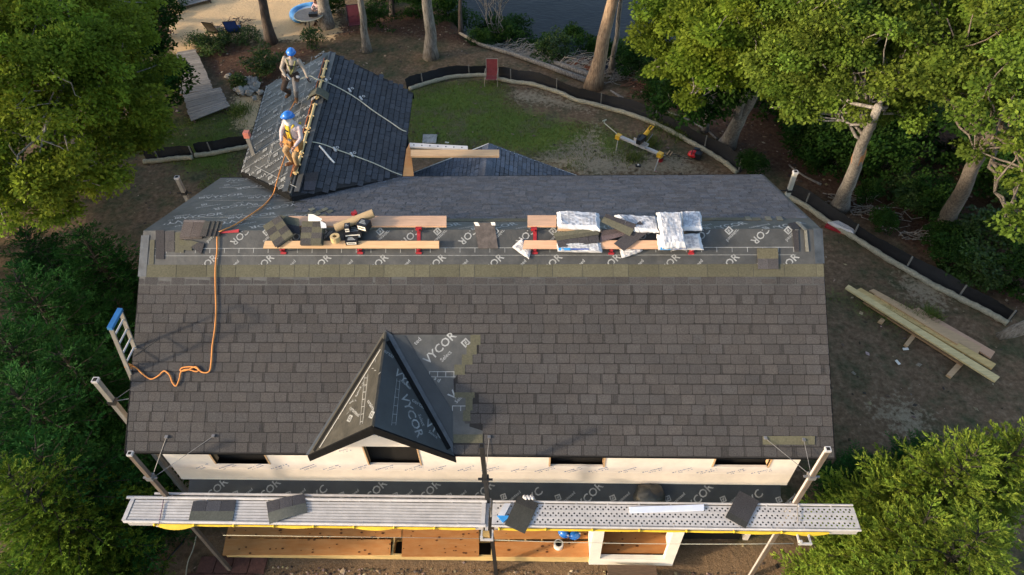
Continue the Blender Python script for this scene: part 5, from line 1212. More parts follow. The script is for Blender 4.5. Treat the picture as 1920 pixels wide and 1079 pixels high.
# crumpled bag
def crumple(name,fr,pts,w,h,label,cat,mats,seed,n=12,parts=None):
    T=[fr.px(x,y,w+h) for x,y in pts]; o=thing(name,sum(T)/len(T)-fr.N*h,label,cat,'white wrapped bundles') if parts is None else parts
    a,b_,c,d=T; r=np.random.default_rng(seed); mb=MB(); m_=n; N1_=r.random((m_+1,m_+1)); vs=[]
    for i in range(m_+1):
        for j in range(m_+1):
            u=j/m_; v=i/m_; q=(a*(1-u)+b_*u)*(1-v)+(d*(1-u)+c*u)*v
            ed=min(u,v,1-u,1-v)*m_; k=0 if ed<.5 else 1
            q=q+fr.N*((N1_[i,j]-.5)*.010*k+.012*math.sin(u*7+seed)*math.sin(v*5+seed*2)*k-(h*.6 if ed<.5 else 0)); q=q+(fr.U*r.normal()+fr.V*r.normal())*.006; vs.append(q)
    K=m_+1; F_=[(i*K+j,i*K+j+1,(i+1)*K+j+1,(i+1)*K+j) for i in range(m_) for j in range(m_)]
    mb.add(vs,F_); per=[j for j in range(K)]+[i*K+K-1 for i in range(1,K)]+[(K-1)*K+j for j in range(K-2,-1,-1)]+[i*K for i in range(K-2,0,-1)]
    nb=len(per); mb.add([vs[p] for p in per]+[np.array(vs[p])-fr.N*h*.35 for p in per],[(i,(i+1)%nb,(i+1)%nb+nb,i+nb) for i in range(nb)])
    mb.build('wrapper',[mats],o)
    mb=MB(); ra=random.Random(seed)
    for i in range(1,m_-1):     # columns of faint print, following the folds
        for j in range(1,m_-1):
            if ra.random()<.72:
                p=[np.array(vs[i*K+j]),np.array(vs[i*K+j+1]),np.array(vs[(i+1)*K+j+1]),np.array(vs[(i+1)*K+j])]
                for s in (.15,.45,.75):
                    e=ra.uniform(.5,.95)
                    q0=p[0]*(1-s)+p[3]*s; q1=p[1]*(1-s)+p[2]*s; q2=p[0]*(1-s-.14)+p[3]*(s+.14); q3=p[1]*(1-s-.14)+p[2]*(s+.14)
                    mb.add([q0+fr.N*.004,q0+(q1-q0)*e+fr.N*.004,q2+(q3-q2)*e+fr.N*.004,q2+fr.N*.004],[(0,1,2,3)])
    mb.build('faint_print',[greypr],o); return o
def frontlabel(o,fr,x0,x1,y0,y1,w):
    mb=MB(); mb.slab(fr,((x0,y0),(x0+(x1-x0)*.28,y0),(x0+(x1-x0)*.28,y1),(x0,y1)),w,.006); mb.build('blue_label',[bluepr],o)
    mb=MB(); mb.slab(fr,((x0+(x1-x0)*.3,y0+1),(x0+(x1-x0)*.72,y0+1.5),(x0+(x1-x0)*.72,y1-1.5),(x0+(x1-x0)*.3,y1-1)),w,.006); mb.build('dark_lettering',[bluecl],o)
crumple('plastic_bag',FRONT,[(960,463),(978,446),(996,468),(992,486)],.03,.05,'crumpled white plastic bag at the left end of the right hand board','bag',clothw,1,8)
crumple('wrapped_bundle',HB,[(1044,394),(1124,396),(1126,428),(1046,422)],.05,.10,'white printed wrapper with creased top, leftmost on the ridge','bundle',whitepl,2)
crumple('wrapped_bundle',HB,[(1151,400),(1234,404),(1236,432),(1190,430)],.05,.08,'white wrapper half covered by crossed shingles, left of the tallest bundle','bundle',whitepl,3)
crumple('wrapped_bundle',HB,[(1276,394),(1314,394),(1318,428),(1278,428)],.05,.08,'white wrapper at the right end of the ridge behind the draped one','bundle',whitepl,4)
o=crumple('wrapped_bundle',FRONT,[(1231,439),(1313,437),(1321,468),(1236,468)],.14,.08,'flat white wrapped bundle with a blue end label at the right, on the board','bundle',whitepl,5); frontlabel(o,FRONT,1238,1308,464,469,.20)
crumple('wrapped_bundle',Fr((0,RY-.2,RZ+.12),(1,0,0),(0,1,.25)),[(1233,394),(1277,394),(1287,459),(1244,461)],.05,.14,'long white wrapper draped down over the flat right hand bundle','bundle',whitepl,6)
crumple('wrapped_bundle',FRONT,[(1160,462),(1202,456),(1206,470),(1167,484)],.05,.05,'white wrapper corner hanging below the crossed shingles','bundle',clothw,7,8)
o=crumple('wrapped_bundle',FRONT,[(1044,455),(1127,455),(1130,473),(1046,471)],.13,.08,'white bundle with a blue end label under the olive shingle','bundle',whitepl,8); frontlabel(o,FRONT,1047,1127,465,470,.21)
# crossed shingles
SX='crossed loose shingles on the white bundles'
sheet(FRONT,[(1037,437),(1118,427),(1124,440),(1043,452)],.20,'olive topped shingle resting on the labelled white bundle',((1.2,1.2,1.2),(.9,.9,.95)),tabs=1,mats=[olive,olive],group=SX)
sheet(FRONT,[(1043,452),(1122,441),(1124,455),(1047,465)],.20,'dark tabbed half of shingle resting on the labelled white bundle',((.8,.8,.9),(.85,.85,.95)),tabs=4,split=.02,mats=[shingle,shingle],group=SX)
sheet(FRONT,[(1127,416),(1181,443),(1194,421),(1136,401)],.24,'olive and black shingle lying diagonally over the pile',((1.2,1.2,1.2),(.85,.85,.95)),group=SX,split=.6)
sheet(FRONT,[(1124,455),(1184,438),(1178,428),(1128,432)],.17,'dark brown shingle in the middle of the crossed pile',((1.6,1.3,1.4),(1.2,1.0,1.0)),tabs=1,mats=[shingle,shingle],group=SX)
sheet(FRONT,[(1151,457),(1170,471),(1218,434),(1200,414)],.19,'black shingle pointing up to the tallest white bundle',((.8,.8,.9),(.9,.9,1)),tabs=3,mats=[shingle,shingle],group=SX)
sheet(FRONT,[(1420,466),(1459,466),(1460,505),(1421,505)],.02,'pair of olive and grey shingles lying on the olive course near the right end',((1.25,1.2,1.1),(1.1,1.1,1.15)),tabs=2,split=.5)
# red item on wing etc.
# -------- ropes
def rope(name,ctrl,r,mat,label,per=6,n=7):
    pts=[]; C=[np.array(c,float) for c in ctrl]
    for i in range(len(C)-1):
        p0=C[max(i-1,0)];p1=C[i];p2=C[i+1];p3=C[min(i+2,len(C)-1)]
        for k in range(per):
            t=k/per; pts.append(.5*((2*p1)+(-p0+p2)*t+(2*p0-5*p1+4*p2-p3)*t*t+(-p0+3*p1-3*p2+p3)*t**3))
    pts.append(C[-1]); return line_thing(name,pts,r,mat,label,'rope',n)
FRp=[(245,686),(255,690),(268,702),(283,711),(297,705),(308,696),(318,704),(323,717),(330,724),(336,712),(340,697),(352,693),(368,697),(372,693),(360,688),(342,690),(339,696),(352,694),(367,688),(378,698),(392,697),(396,680),(398,650),(403,615),(405,580),(404,540),(404,500),(407,470),(408,440),(418,432)]
ctrl=[FRONT.px(x,y,.035) for x,y in FRp]+[REAR.px(x,y,.03) for x,y in ((440,422),(470,403),(495,385),(512,365))]+[WL.px(x,y,.09) for x,y in ((518,345),(524,325),(532,300),(535,290))]
rope('orange_rope',ctrl,.0145,orange,'long orange extension rope running from the ladder over the ridge to the roofers')
c=FRONT.px(243,690,.1); o=thing('rope_knot',c,'orange rope knot tied round the top of the ladder','knot'); mb=MB(); rnd=random.Random(3)
kp=[c+np.array([rnd.uniform(-.07,.09),rnd.uniform(-.06,.06),rnd.uniform(-.05,.12)]) for _ in range(12)]; mb.tube(kp,.017,6); mb.tube([c,c+(-.03,-.03,-.12),c+(.0,-.08,-.3)],.015,6); mb.build('strand',[orange],o,smooth=True)
ctrl=[WL.px(x,y,.08) for x,y in ((551,196),(553,183),(545,178))]+[WL.px(x,y,.08) for x,y in ((560,150),(580,143),(592,148))]+[WR.px(x,y,.05) for x,y in ((606,152),(625,160),(648,172),(672,187),(700,208),(730,228),(752,243),(762,247))]
rope('lifeline',ctrl[3:],.014,cream,'pale green safety lifeline crossing the upper part of the rear wing roof')
ctrl=[WR.px(x,y,.05) for x,y in ((583,266),(606,271),(632,281),(660,291),(700,306),(735,322),(754,329))]
rope('lifeline',ctrl,.013,cream,'pale green safety lifeline crossing the lower part of the rear wing roof')
rope('orange_line',[WL.px(x,y,.08) for x,y in ((541,212),(548,200),(553,190),(556,186))],.014,orange,'short orange rope between the two roofers')
for k,(x,y,l) in enumerate(((612,154,'long'),(655,172,'ringed'),(676,187,'small'),(627,283,'lower long'),(659,293,'lower small'))):
    c=WR.px(x,y,.06); o=thing('rope_grab',c,['steel rope grab on the upper lifeline nearest the ridge','steel rope grab with ring half way along the upper lifeline','small steel rope grab farthest along the upper lifeline','steel rope grab on the lower lifeline nearest the ridge','small steel rope grab farther along the lower lifeline'][k],'rope grab'); f2=WR.sh(*WR.uv(x,y),.03,rad(-60)); mb=MB(); mb.box(f2,-.025,.025,-.08,.08,0,.03); mb.build('body',[alu],o); mb=MB(); ring(mb,c,.03,.042,.012,14,ax=WR.sh(*WR.uv(x+5,y-3),.05)) ; mb.build('ring',[alu],o)
o=thing('white_strip',WR.px(612,290),'bent white strip lying on the dark wing slope beside the lower roofer','strip'); mb=MB(); mb.tube([WR.px(x,y,.02) for x,y in ((599,274),(608,284),(616,294),(627,306))],.024,6); mb.build('strip',[whitem],o)
# ridge cap shingle draped over wing ridge
c=WP0+rd*.64; o=thing('loose_shingle',c,'curved greenish cap shingle draped over the ridge of the rear wing','shingle'); mb=MB()
pts=[]
A_=[(575,208),(588,198),(603,193),(618,194),(629,199)]; B_=[(577,215),(591,206),(604,202),(617,203),(628,208)]
top=[aty(x,y,c[1]+.1)for x,y in A_]; 
fz=[.0,.12,.17,.12,.0]
cen=[WP0+rd*.655+np.array((s*.28,0,.20-abs(s)**1.6*.20)) for s in (-1,-.5,0,.5,1)]; cen2=[q-rd*.05 for q in cen]
mb.add([q for q in cen]+[q for q in cen2]+[q-(0,0,.02) for q in cen]+[q-(0,0,.02) for q in cen2],[(i,i+1,i+6,i+5) for i in range(4)]+[(i+11,i+10,i+15,i+16) for i in range(4)]+[(i+5,i+6,i+16,i+15) for i in range(4)]+[(i+1,i,i+10,i+11) for i in range(4)]); mb.build('shingle',[olive],o)
sheet(WR,[(572,325),(598,322),(590,357),(569,357)],.03,'single brown shingle set near the foot of the wing ridge',((1.0,.9,.9),(.95,.9,1)),tabs=1,mats=[shingle,shingle])
# -------- boards behind the wing
board(Fr((0,0,1.25),(1,0,0),(0,1,0)),[(770,281),(936,281),(936,293),(770,293)],0,.05,'long pale yellow plank sticking out right of the rear wing over the bay roof',pine,name='long_plank',group=None)
o=thing('white_plank',atz(830,275,1.2),'grey-white metal plank beside the long yellow plank behind the wing','plank'); mb=MB(); fq=Fr((0,0,1.2),(1,0,0),(0,1,0)); mb.slab(fq,((768,268),(877,274),(877,280),(768,275)),0,.05); mb.build('plank',[alu],o); mb=MB()
for k in range(7): x=775+k*15; mb.slab(fq,((x,271+k*.8),(x+2,271+k*.8),(x+2,273+k*.8),(x,273+k*.8)),.05,.003)
mb.build('hole',[dark],o)
o=thing('wing_lumber',atz(765,300,1.0),'orange framing lumber standing at the near right corner of the rear wing','lumber'); mb=MB()
fq=Fr((0,0,1.0),(1,0,0),(0,1,0)); mb.slab(fq,((755,331),(762,280),(768,268),(776,331)),0,.14); mb.build('stud',[ply],o)
# -------- left ladder
lp=[FRONT.px(243,702),FRONT.px(250,645)]
Y0,Y1=float(aty(243,702,lp[0][1])[1]),float(lp[1][1])
topA=aty(207,614,Y0); topB=aty(229,580,Y0+.42)
YA=Y0; YB_=Y0+.42; 
base_dir=nrm(topA-np.array((RX0-.03,YA,FRONT.p(0,0,0)[2]+YA*math.tan(TH)+.02)))
foot=lambda t:t-base_dir*((t[2]-GZ)/base_dir[2])
fA=foot(topA); topB=np.array((topA[0],YB_,topA[2])); fB=foot(topB)
o=thing('extension_ladder',(fA+fB)/2,'aluminium extension ladder leaning on the left edge of the roof with a blue padded top','ladder')
up_=np.cross(base_dir,(0,1,0)); 
for q,f_ in ((topA,fA),(topB,fB)):
    mb=MB(); fr=Fr(f_,np.cross((0,1,0),base_dir),(0,1,0),base_dir); mb.box(Fr(f_,nrm(np.cross((0,1,0),base_dir)),(0,1,0)),-.04,.04,-.014,.014,0,np.linalg.norm(q-f_)); mb.build('rail',[polegrey],o)
mb=MB(); Ln=np.linalg.norm(topA-fA)
for k in range(1,int(Ln/.29)):
    q=topA-base_dir*(.29*k-.02); mb.tube([q,q+np.array((0,YB_-YA,0))],.018,7)
mb.build('rungs',[alu],o)
mb=MB(); frl=Fr(topA,nrm(np.cross((0,1,0),base_dir)),(0,1,0)); mb.box(frl,-.05,.04,-.03,.45,-.05,.02); mb.build('blue_pad',[padblue],o)
mb=MB(); mb.tube([topA+np.array((0,.05,-.95)),topA+np.array((.45,.3,-.75))],.012,5); mb.build('hook_arm',[poleblk],o)
# -------- other posts
def free_post(pxt,pyt,Y,matl,label,zc=None,r=.05):
    q=aty(pxt,pyt,Y); zb=float(gz(q[0],Y)); o,qq=pole(pxt,pyt,Y,zb,matl,label,r=r); return o,qq
o,q=free_post(178,712,.9,polegrey,'grey wooden scaffold post standing off the left side wall')
z=q[2]-.75; mb=MB(); mb.box(LEVEL,q[0]-.07,q[0]+.07,.9-.07,.97,z-.05,z+.05); mb.build('clamp',[poleblk],o); mb=MB(); mb.tube([(q[0],.9,z),(q[0]+1.2,1.1,z+.05)],.008,5); mb.tube([(q[0],.9,z),(q[0]+.6,1.5,z+.1)],.007,5); mb.build('brace_rod',[steel],o)
o,q=free_post(331,332,7.9,polegrey,'grey scaffold post behind the rear left roof corner')
mb=MB(); z=q[2]-.55; mb.box(LEVEL,q[0]-.07,q[0]+.07,7.83,7.97,z-.04,z+.04); mb.box(LEVEL,q[0]-.2,q[0]+.2,7.88,7.91,z-.01,z+.01); mb.build('clamp',[poleblk],o)
o,q=free_post(1492,322,7.5,M('pale_post',(.40,.36,.29),.7,.2,6),'pale scaffold post behind the rear right roof corner')
mb=MB(); z=q[2]-.6; mb.box(LEVEL,q[0]-.07,q[0]+.07,7.43,7.57,z-.03,z+.03); mb.box(LEVEL,q[0]-.25,q[0]+.15,7.48,7.5,z-.01,z+.01); mb.build('clamp',[poleblk],o)
# post leaning at the left edge of the wing
q0=atz(459,310,1.2); q1=atz(466,250,1.9); o=thing('wing_post',(q0[0],q0[1],GZ),'grey post with a red tag at the left edge of the rear wing','post'); X_=q0[0]-.08; mb=MB(); pz=aty(464,256,q0[1]+.3); mb.box(LEVEL,pz[0]-.05,pz[0]+.05,pz[1]-.05,pz[1]+.05,GZ,pz[2]); mb.build('post',[polegrey],o); mb=MB(); mb.box(LEVEL,pz[0]-.07,pz[0]+.07,pz[1]-.07,pz[1]+.07,pz[2]-.02,pz[2]+.14); mb.build('red_tag',[M('salmon',(.50,.16,.11),.7,.1,8)],o)
# ================================================================== YARD
def gp(x,y,h=0):
    p=atz(x,y,GZ+h); return p
# silt fence and straw wattle
def path(px): 
    P=[atz(x,y,GZ)[:2] for x,y in px]; out=[]
    for i in range(len(P)-1):
        p0=P[max(i-1,0)];p1=P[i];p2=P[i+1];p3=P[min(i+2,len(P)-1)]
        for k in range(8):
            t=k/8; out.append(.5*((2*p1)+(-p0+p2)*t+(2*p0-5*p1+4*p2-p3)*t*t+(-p0+3*p1-3*p2+p3)*t**3))
    out.append(P[-1]); return out
def wattle(px,label,fl,h=.48,back=.22,seed=1,ends=None):
    W_=path(px); z=[float(gz(p[0],p[1])) for p in W_]; rnd=random.Random(seed)
    o=thing('straw_wattle',(W_[0][0],W_[0][1],z[0]),label,'straw wattle'); mb=MB(); mb.tube([(p[0],p[1],z_+.09) for p,z_ in zip(W_,z)],[.10*(1+.10*math.sin(i*1.7)+rnd.uniform(-.05,.05)) for i in range(len(W_))],9); mb.build('roll',[coir],o,smooth=True)
    o=thing('silt_fence',(W_[0][0],W_[0][1]+back,z[0]),fl,'silt fence'); mb=MB(); vs=[]; n=5
    for i,p in enumerate(W_):
        t=W_[min(i+1,len(W_)-1)]-W_[max(i-1,0)]; t=t/np.linalg.norm(t); nn=np.array((-t[1],t[0])); 
        if nn[1]<0: nn=-nn
        for k in range(n+1):
            s=k/n; q=p+nn*(back+.015*math.sin(i*2.3+k*1.3)+.16*s*(.5+.5*math.sin(i*.17))+rnd.uniform(-.012,.012)); vs.append((q[0],q[1],z[i]+h*s*(.95+.06*math.sin(i*.43))+rnd.uniform(-.01,.01)*s))
    mb.add(vs,[(i*(n+1)+k,(i+1)*(n+1)+k,(i+1)*(n+1)+k+1,i*(n+1)+k+1) for i in range(len(W_)-1) for k in range(n)]); 
    mb.build('fabric',[fabric],o,smooth=True)
    for i in range(7,len(W_)-1,16):
        mb=MB(); t=W_[i+1]-W_[i]; t=t/np.linalg.norm(t); nn=np.array((-t[1],t[0])); nn=-nn if nn[1]<0 else nn; q=W_[i]+nn*(back-.07)
        mb.box(Fr((q[0],q[1],z[i]),(1,0,0),(0,1,0)),-.02,.02,-.02,.02,0,h*1.15); mb.build('stake',[polegrey],o)
wattle([(768,172),(800,160),(840,148),(885,143),(915,143)],'straw wattle along the top of the lawn left of the garden chair','black silt fence left of the garden chair',seed=1)
wattle([(930,148),(960,155),(1000,160),(1045,175),(1080,190),(1130,203),(1180,218),(1230,237),(1280,262),(1320,285),(1352,305),(1380,328)],'long curved straw wattle from the garden chair past the mitre saw','long black silt fence curving behind the mitre saw',seed=2,h=.55)
wattle([(1470,368),(1510,392),(1560,425),(1600,450),(1650,482),(1700,512),(1750,540),(1800,565),(1850,592),(1885,612)],'straw wattle along the right side of the yard','black silt fence on the right side of the yard',seed=3)
wattle([(270,305),(300,303),(335,299),(362,298)],'short straw wattle under the left tree','short black silt fence piece under the left tree',seed=4)
wattle([(366,294),(400,290),(430,284),(470,277)],'straw wattle left of the rear wing','black silt fence left of the rear wing',seed=5)
# boardwalk and dock
def walk(pts,n,label,name='boardwalk',h=.22):
    T=[atz(x,y,GZ+h) for x,y in pts]; o=thing(name,sum(T)/4,label,'boardwalk'); rnd=random.Random(n); mb=MB(); a,b_,c,d=T
    for k in range(n):
        s0=k/n; s1=(k+1)/n-.10/n; j=rnd.uniform(-.03,.03)
        P8=[a+(d-a)*s0,b_+(c-b_)*s0,b_+(c-b_)*s1,a+(d-a)*s1]; g=rnd.uniform(.8,1.2)
        if np.cross(P8[1]-P8[0],P8[2]-P8[0])[2]<0: P8=P8[::-1]
        P8=[q+np.array((j,0,0)) for q in P8]; mb.prism([q-(0,0,.035) for q in P8],P8,0,(g,g,g))
    mb.build('planks',[weath],o)
    mb=MB(); 
    for s in (.08,.92):
        p=a+(b_-a)*s; q=d+(c-d)*s; p=p-(0,0,.04); q=q-(0,0,.04); v=np.array((.04,0,0)); mb.prism([p-v-(0,0,.16),p+v-(0,0,.16),q+v-(0,0,.16),q-v-(0,0,.16)],[p-v,p+v,q+v,q-v])
    mb.build('joist',[barkd],o); return o
walk([(331,98),(366,92),(401,168),(338,176)],22,'grey weathered boardwalk leading down to the beach')
walk([(343,178),(414,164),(430,199),(357,227)],13,'wider grey landing at the near end of the boardwalk')
walk([(326,-8),(380,-12),(398,-2),(341,13)],7,'corner of a grey wooden dock at the top of the beach',name='dock')
# stones
rnd=random.Random(6); proto_=None
for k in range(34):
    x=465+rnd.gauss(0,13); y=166+rnd.gauss(0,9); c=gp(x,y); s=rnd.uniform(.09,.20)
    if proto_ is None or k<4:
        o=thing('rubble_stone',(c[0],c[1],c[2]),'pale rubble stone in the pile between the boardwalk and the green bush, row '+['front','left','right','back'][min(k,3)],'stone','rubble stones'); mb=MB(); mb.ball(c+(0,0,.08),(.16,.12,.10),8,6,col=(1.1,1.05,1)); mb.v=[tuple(np.array(v)+np.array([rnd.uniform(-.025,.025) for _ in range(3)])) for v in mb.v]; mb.build('stone',[stonem],o); proto_=o
    else:
        q=copy_tree(proto_); q.location=(c[0],c[1],c[2]+rnd.uniform(0,.1)); q.rotation_euler=(rnd.uniform(-.3,.3),0,rnd.uniform(0,6)); q['label']='pale rubble stone between boardwalk and green bush, '+('back' if y<162 else 'front' if y>170 else 'middle')+' row, '+('left' if x<458 else 'right' if x>472 else 'centre')+(' large' if s>.16 else ' small' if s<.12 else ' medium')+' one'; sc=s/.12; q.scale=(sc,sc*rnd.uniform(.8,1.2),sc)
# flat stone slab left of lawn
o=thing('drain_cover',gp(802,262),'flat grey concrete cover in the grass near the rear wing','cover'); mb=MB(); mb.slab(GP,((793,252),(820,252),(817,268),(792,268)),.02,.04); mb.build('slab',[stonem],o)
# lumber pile
LG='lumber pile on the right side yard'
def lum(pts,w,t,label,mat,name='lumber_board'):
    T=[GP.px(x,y,w+t) for x,y in pts]; o=thing(name,sum(T)/4-(0,0,t),label,'board',LG); mb=MB(); mb.slab(GP,pts,w,t); mb.build('plank',[mat],o)
for k,(pts,l) in enumerate(((((1647,602),(1655,606),(1660,600),(1653,596)),'small timber block under the left end of the lumber pile'),(((1696,645),(1702,650),(1718,630),(1711,626)),'timber block under the middle of the lumber pile'),(((1775,702),(1784,708),(1808,682),(1798,677)),'timber block under the right end of the lumber pile'))): lum(pts,.0,.09,l,pine,'timber_block')
lum([(1618,567),(1625,562),(1812,679),(1803,685)],.09,.04,'brown board at the lower edge of the lumber pile',M('brown_board',(.33,.19,.09),.8,.2,3,stretch=(1,8,8)))
lum([(1712,580),(1722,577),(1866,660),(1858,672)],.09,.05,'wide pinkish board at the upper right of the lumber pile',pinep)
lum([(1630,545),(1638,542),(1840,650),(1834,664)],.13,.05,'yellow board second from the top of the lumber pile',pine)
lum([(1606,544),(1614,540),(1868,683),(1860,692)],.18,.06,'long greenish board in the middle of the lumber pile',greenwood)
lum([(1585,540),(1591,534),(1875,707),(1866,716)],.24,.06,'longest greenish treated board on top of the lumber pile',M('treated_lumber_pale',(.62,.47,.22),.75,.15,3,stretch=(.8,8,8)))
lum([(1640,552),(1646,549),(1800,640),(1796,646)],.24,.05,'narrow yellow stud on the upper edge of the lumber pile',pine)
for k,(x,y,l) in enumerate(((1698,655,'white scrap on the soil below the lumber pile'),(1804,668,'white scrap by the right end of the lumber'),(1683,680,'small white scrap lying below the timber blocks'),(838,268,'small white scrap in the lawn near the concrete cover'))):
    c=gp(x,y,.01); o=thing('paper_scrap',c,l,'scrap'); mb=MB(); f=Fr(c,(math.cos(k),math.sin(k),.1),(-math.sin(k),math.cos(k),0)); mb.box(f,-.08,.08,-.04,.04,0,.02); mb.build('scrap',[whitem],o)
# white and red tarp bundle
o=thing('covered_bundle',gp(1580,428),'white crumpled cover over a red board beside the right silt fence','bundle'); mb=MB(); mb.slab(GP,((1547,424),(1552,416),(1604,436),(1602,444)),.02,.08); mb.build('red_board',[redp],o); crumple('x',GP,[(1553,414),(1570,411),(1604,430),(1602,438)],.12,.12,'','',clothw,22,8,parts=o)
# mitre saw on stand
def P_(x,y,h): return atz(x,y,GZ+h)
H=.85
o=thing('mitre_saw_stand',P_(1200,300,0),'grey and yellow mitre saw on a folding stand behind the rear roof','mitre saw')
a=P_(1160,254,H); c=P_(1238,288,H); d=nrm(c-a); mb=MB(); side=np.cross(d,(0,0,1)); f=Fr(a,d,-side); Ls=np.linalg.norm(c-a)
mb.box(f,-.1,Ls+.1,-.07,.07,-.08,.0); mb.build('beam',[alu],o)
mb=MB(); e=P_(1133,231,H); mb.tube([a,e],.018,6); mb.tube([e,e+(0,0,.12)],.03,6); mb.tube([e+(-.08,-.05,.12),e+(.08,.05,.12)],.025,6); mb.build('extension_arm',[cream],o)
for k,(s,foot_) in enumerate(((a,(1155,284)),(c,(1227,321)),(a,(1175,262)),(c,(1247,292)))):
    mb=MB(); mb.tube([s-(0,0,.06),P_(*foot_,0.0)],.022,7); mb.build('leg',[alu],o)
for s in (a,c):
    mb=MB(); mb.box(Fr(s,d,-side),-.10,.10,-.10,.10,-.16,.02); mb.build('leg_mount',[gold],o)
m_=a+(c-a)*.52; f=Fr(m_,d,-side)
mb=MB(); mb.box(f,-.30,.30,-.18,.18,.0,.07); mb.tube([f.p(0,.0,.07),f.p(0,0,.10)],.19,18); mb.build('saw_table',[alu],o)
mb=MB(); mb.box(f,-.32,.32,.02,.05,.07,.17); mb.build('fence',[alu],o)
mb=MB(); mb.box(f,-.02,.16,-.30,.16,.20,.40); mb.tube([f.p(-.02,-.05,.3),f.p(-.08,-.05,.3)],.15,16); mb.build('saw_head',[boxblk],o)
mb=MB(); mb.tube([f.p(.06,.18,.36),f.p(.06,.42,.44)],.085,12); mb.tube([f.p(.02,.40,.5),f.p(.02,.62,.56),f.p(.14,.64,.56),f.p(.14,.42,.5)],.028,7); mb.build('motor_housing',[gold],o)
mb=MB(); mb.tube([f.p(-.1,.1,.12),f.p(-.1,.6,.28)],.02,6); mb.tube([f.p(.2,.1,.12),f.p(.2,.55,.28)],.02,6); mb.build('slide_rail',[steel],o)
# red tool (vacuum / mower) 
c=P_(1302,296,0); o=thing('red_power_tool',c,'red and black portable power tool on the grass near the silt fence bend','power tool'); f=Fr(c,(math.cos(-.5),math.sin(-.5),0),(-math.sin(-.5),math.cos(-.5),0)); mb=MB(); mb.ball(c+f.U*-.05+(0,0,.16),(.26,.20,.14),12,7); mb.build('red_shell',[M('red_plastic',(.55,.012,.015),.35,.1,5,spec=.5)],o,smooth=True); mb=MB(); mb.box(f,.02,.26,-.16,.10,.04,.30); mb.box(f,-.12,.12,.10,.26,.10,.32); mb.build('black_engine',[boxblk],o); mb=MB(); mb.tube([f.p(-.1,-.2,.25),f.p(-.1,-.1,.42),f.p(.15,0,.44),f.p(.2,.1,.3)],.02,6); mb.build('handle',[boxblk],o)
c=P_(1238,303,0); o=thing('red_pail',c,'small dark red pail at the right leg of the mitre saw stand','pail'); mb=MB(); mb.tube([c,c+(0,0,.2)],[.09,.12],14); mb.build('bucket',[redp],o); mb=MB(); ring(mb,c+(0,0,.2),.09,.125,.015,14); mb.build('rim',[boxblk],o)
c=P_(1250,292,0); o=thing('clamp_tool',c,'two small pale hand tools lying in the grass right of the saw stand','hand tool'); mb=MB(); mb.tube([c+(0,0,.04),c+(.15,.25,.05)],.025,6); mb.tube([c+(.12,-.05,.04),c+(.24,.16,.05)],.025,6); mb.build('handle',[pine],o)
c=P_(1196,313,0); o=thing('battery_charger',c,'small black charger with a pale top in front of the mitre saw','charger'); mb=MB(); f=Fr(c,(1,0,0),(0,1,0)); mb.box(f,-.10,.10,-.08,.08,0,.08); mb.build('case',[boxblk],o); mb=MB(); mb.box(f,-.03,.04,-.03,.03,.08,.11); mb.build('battery',[whitem],o)
rope('power_cord',[P_(x,y,.02) for x,y in ((1205,300),(1230,298),(1262,290),(1285,297),(1298,300))],.010,boxblk,'black power cord trailing from the mitre saw to the red tool')
# sling chairs
def sling_chair(px,py,az,label,fab,frame,s=1.0,arms=True,back=.62):
    c=P_(px,py,0); c[2]=float(gz(c[0],c[1])); o=thing('sling_chair',c,label,'chair'); f=Fr(c,(math.cos(az),math.sin(az),0),(-math.sin(az),math.cos(az),0))   # -V is the front
    mb=MB(); w_=.27*s; pr=[(-.30,.40),(-.05,.33),(.20,.30),(.34,.55),(.50,.95*back/.62)]
    T=[f.p(-w_,v*s,h*s) for v,h in pr]+[f.p(w_,v*s,h*s) for v,h in pr]; n=len(pr)
    mb.add(T+[q-(0,0,.012) for q in T],[(i,i+1,n+i+1,n+i) for i in range(n-1)]+[(2*n+n+i,2*n+n+i+1,2*n+i+1,2*n+i) for i in range(n-1)]); mb.build('sling',[fab],o)
    for sg in (-1,1):
        mb=MB(); mb.tube([f.p(sg*w_,v*s,h*s) for v,h in pr],.016,6); mb.tube([f.p(sg*(w_+.03),-.28*s,0),f.p(sg*(w_+.03),-.24*s,.60*s),f.p(sg*(w_+.03),.30*s,.62*s)],.016,6); mb.tube([f.p(sg*(w_+.03),.35*s,0),f.p(sg*(w_+.02),.28*s,.62*s)],.016,6); mb.build('side_frame',[frame],o)
    mb=MB(); mb.tube([f.p(-w_,.20*s,.29*s),f.p(w_,.20*s,.29*s)],.014,6); mb.tube([f.p(-w_,-.28*s,.38*s),f.p(w_,-.28*s,.38*s)],.014,6); mb.tube([f.p(-w_,.5*s,.95*back/.62*s),f.p(w_,.5*s,.95*back/.62*s)],.014,6); mb.build('cross_tube',[frame],o)
    return o
fr_tan=M('tan_frame',(.30,.26,.20),.5,.1,6)
sling_chair(922,156,-.06,'dark red sling garden chair at the top of the lawn against the silt fence',M('red_sling',(.20,.035,.035),.8,.15,10),fr_tan,1.0,back=.66)
sling_chair(411,70,2.9,'brown sling beach chair standing on the sand left of the blue one',M('brown_sling',(.09,.075,.06),.8,.15,10),boxblk,1.1)
sling_chair(444,68,3.3,'blue beach chair with twigs piled on it',M('blue_sling',(.015,.05,.24),.8,.15,10),boxblk,1.15)
sling_chair(668,58,.2,'dark red chair half hidden by the lichen covered trunk',M('maroon_sling',(.10,.02,.03),.8,.15,10),boxblk,1.2)
brush([(441,52),(446,50)],40,.5,'small heap of dry twigs behind the blue beach chair',barkd,9)
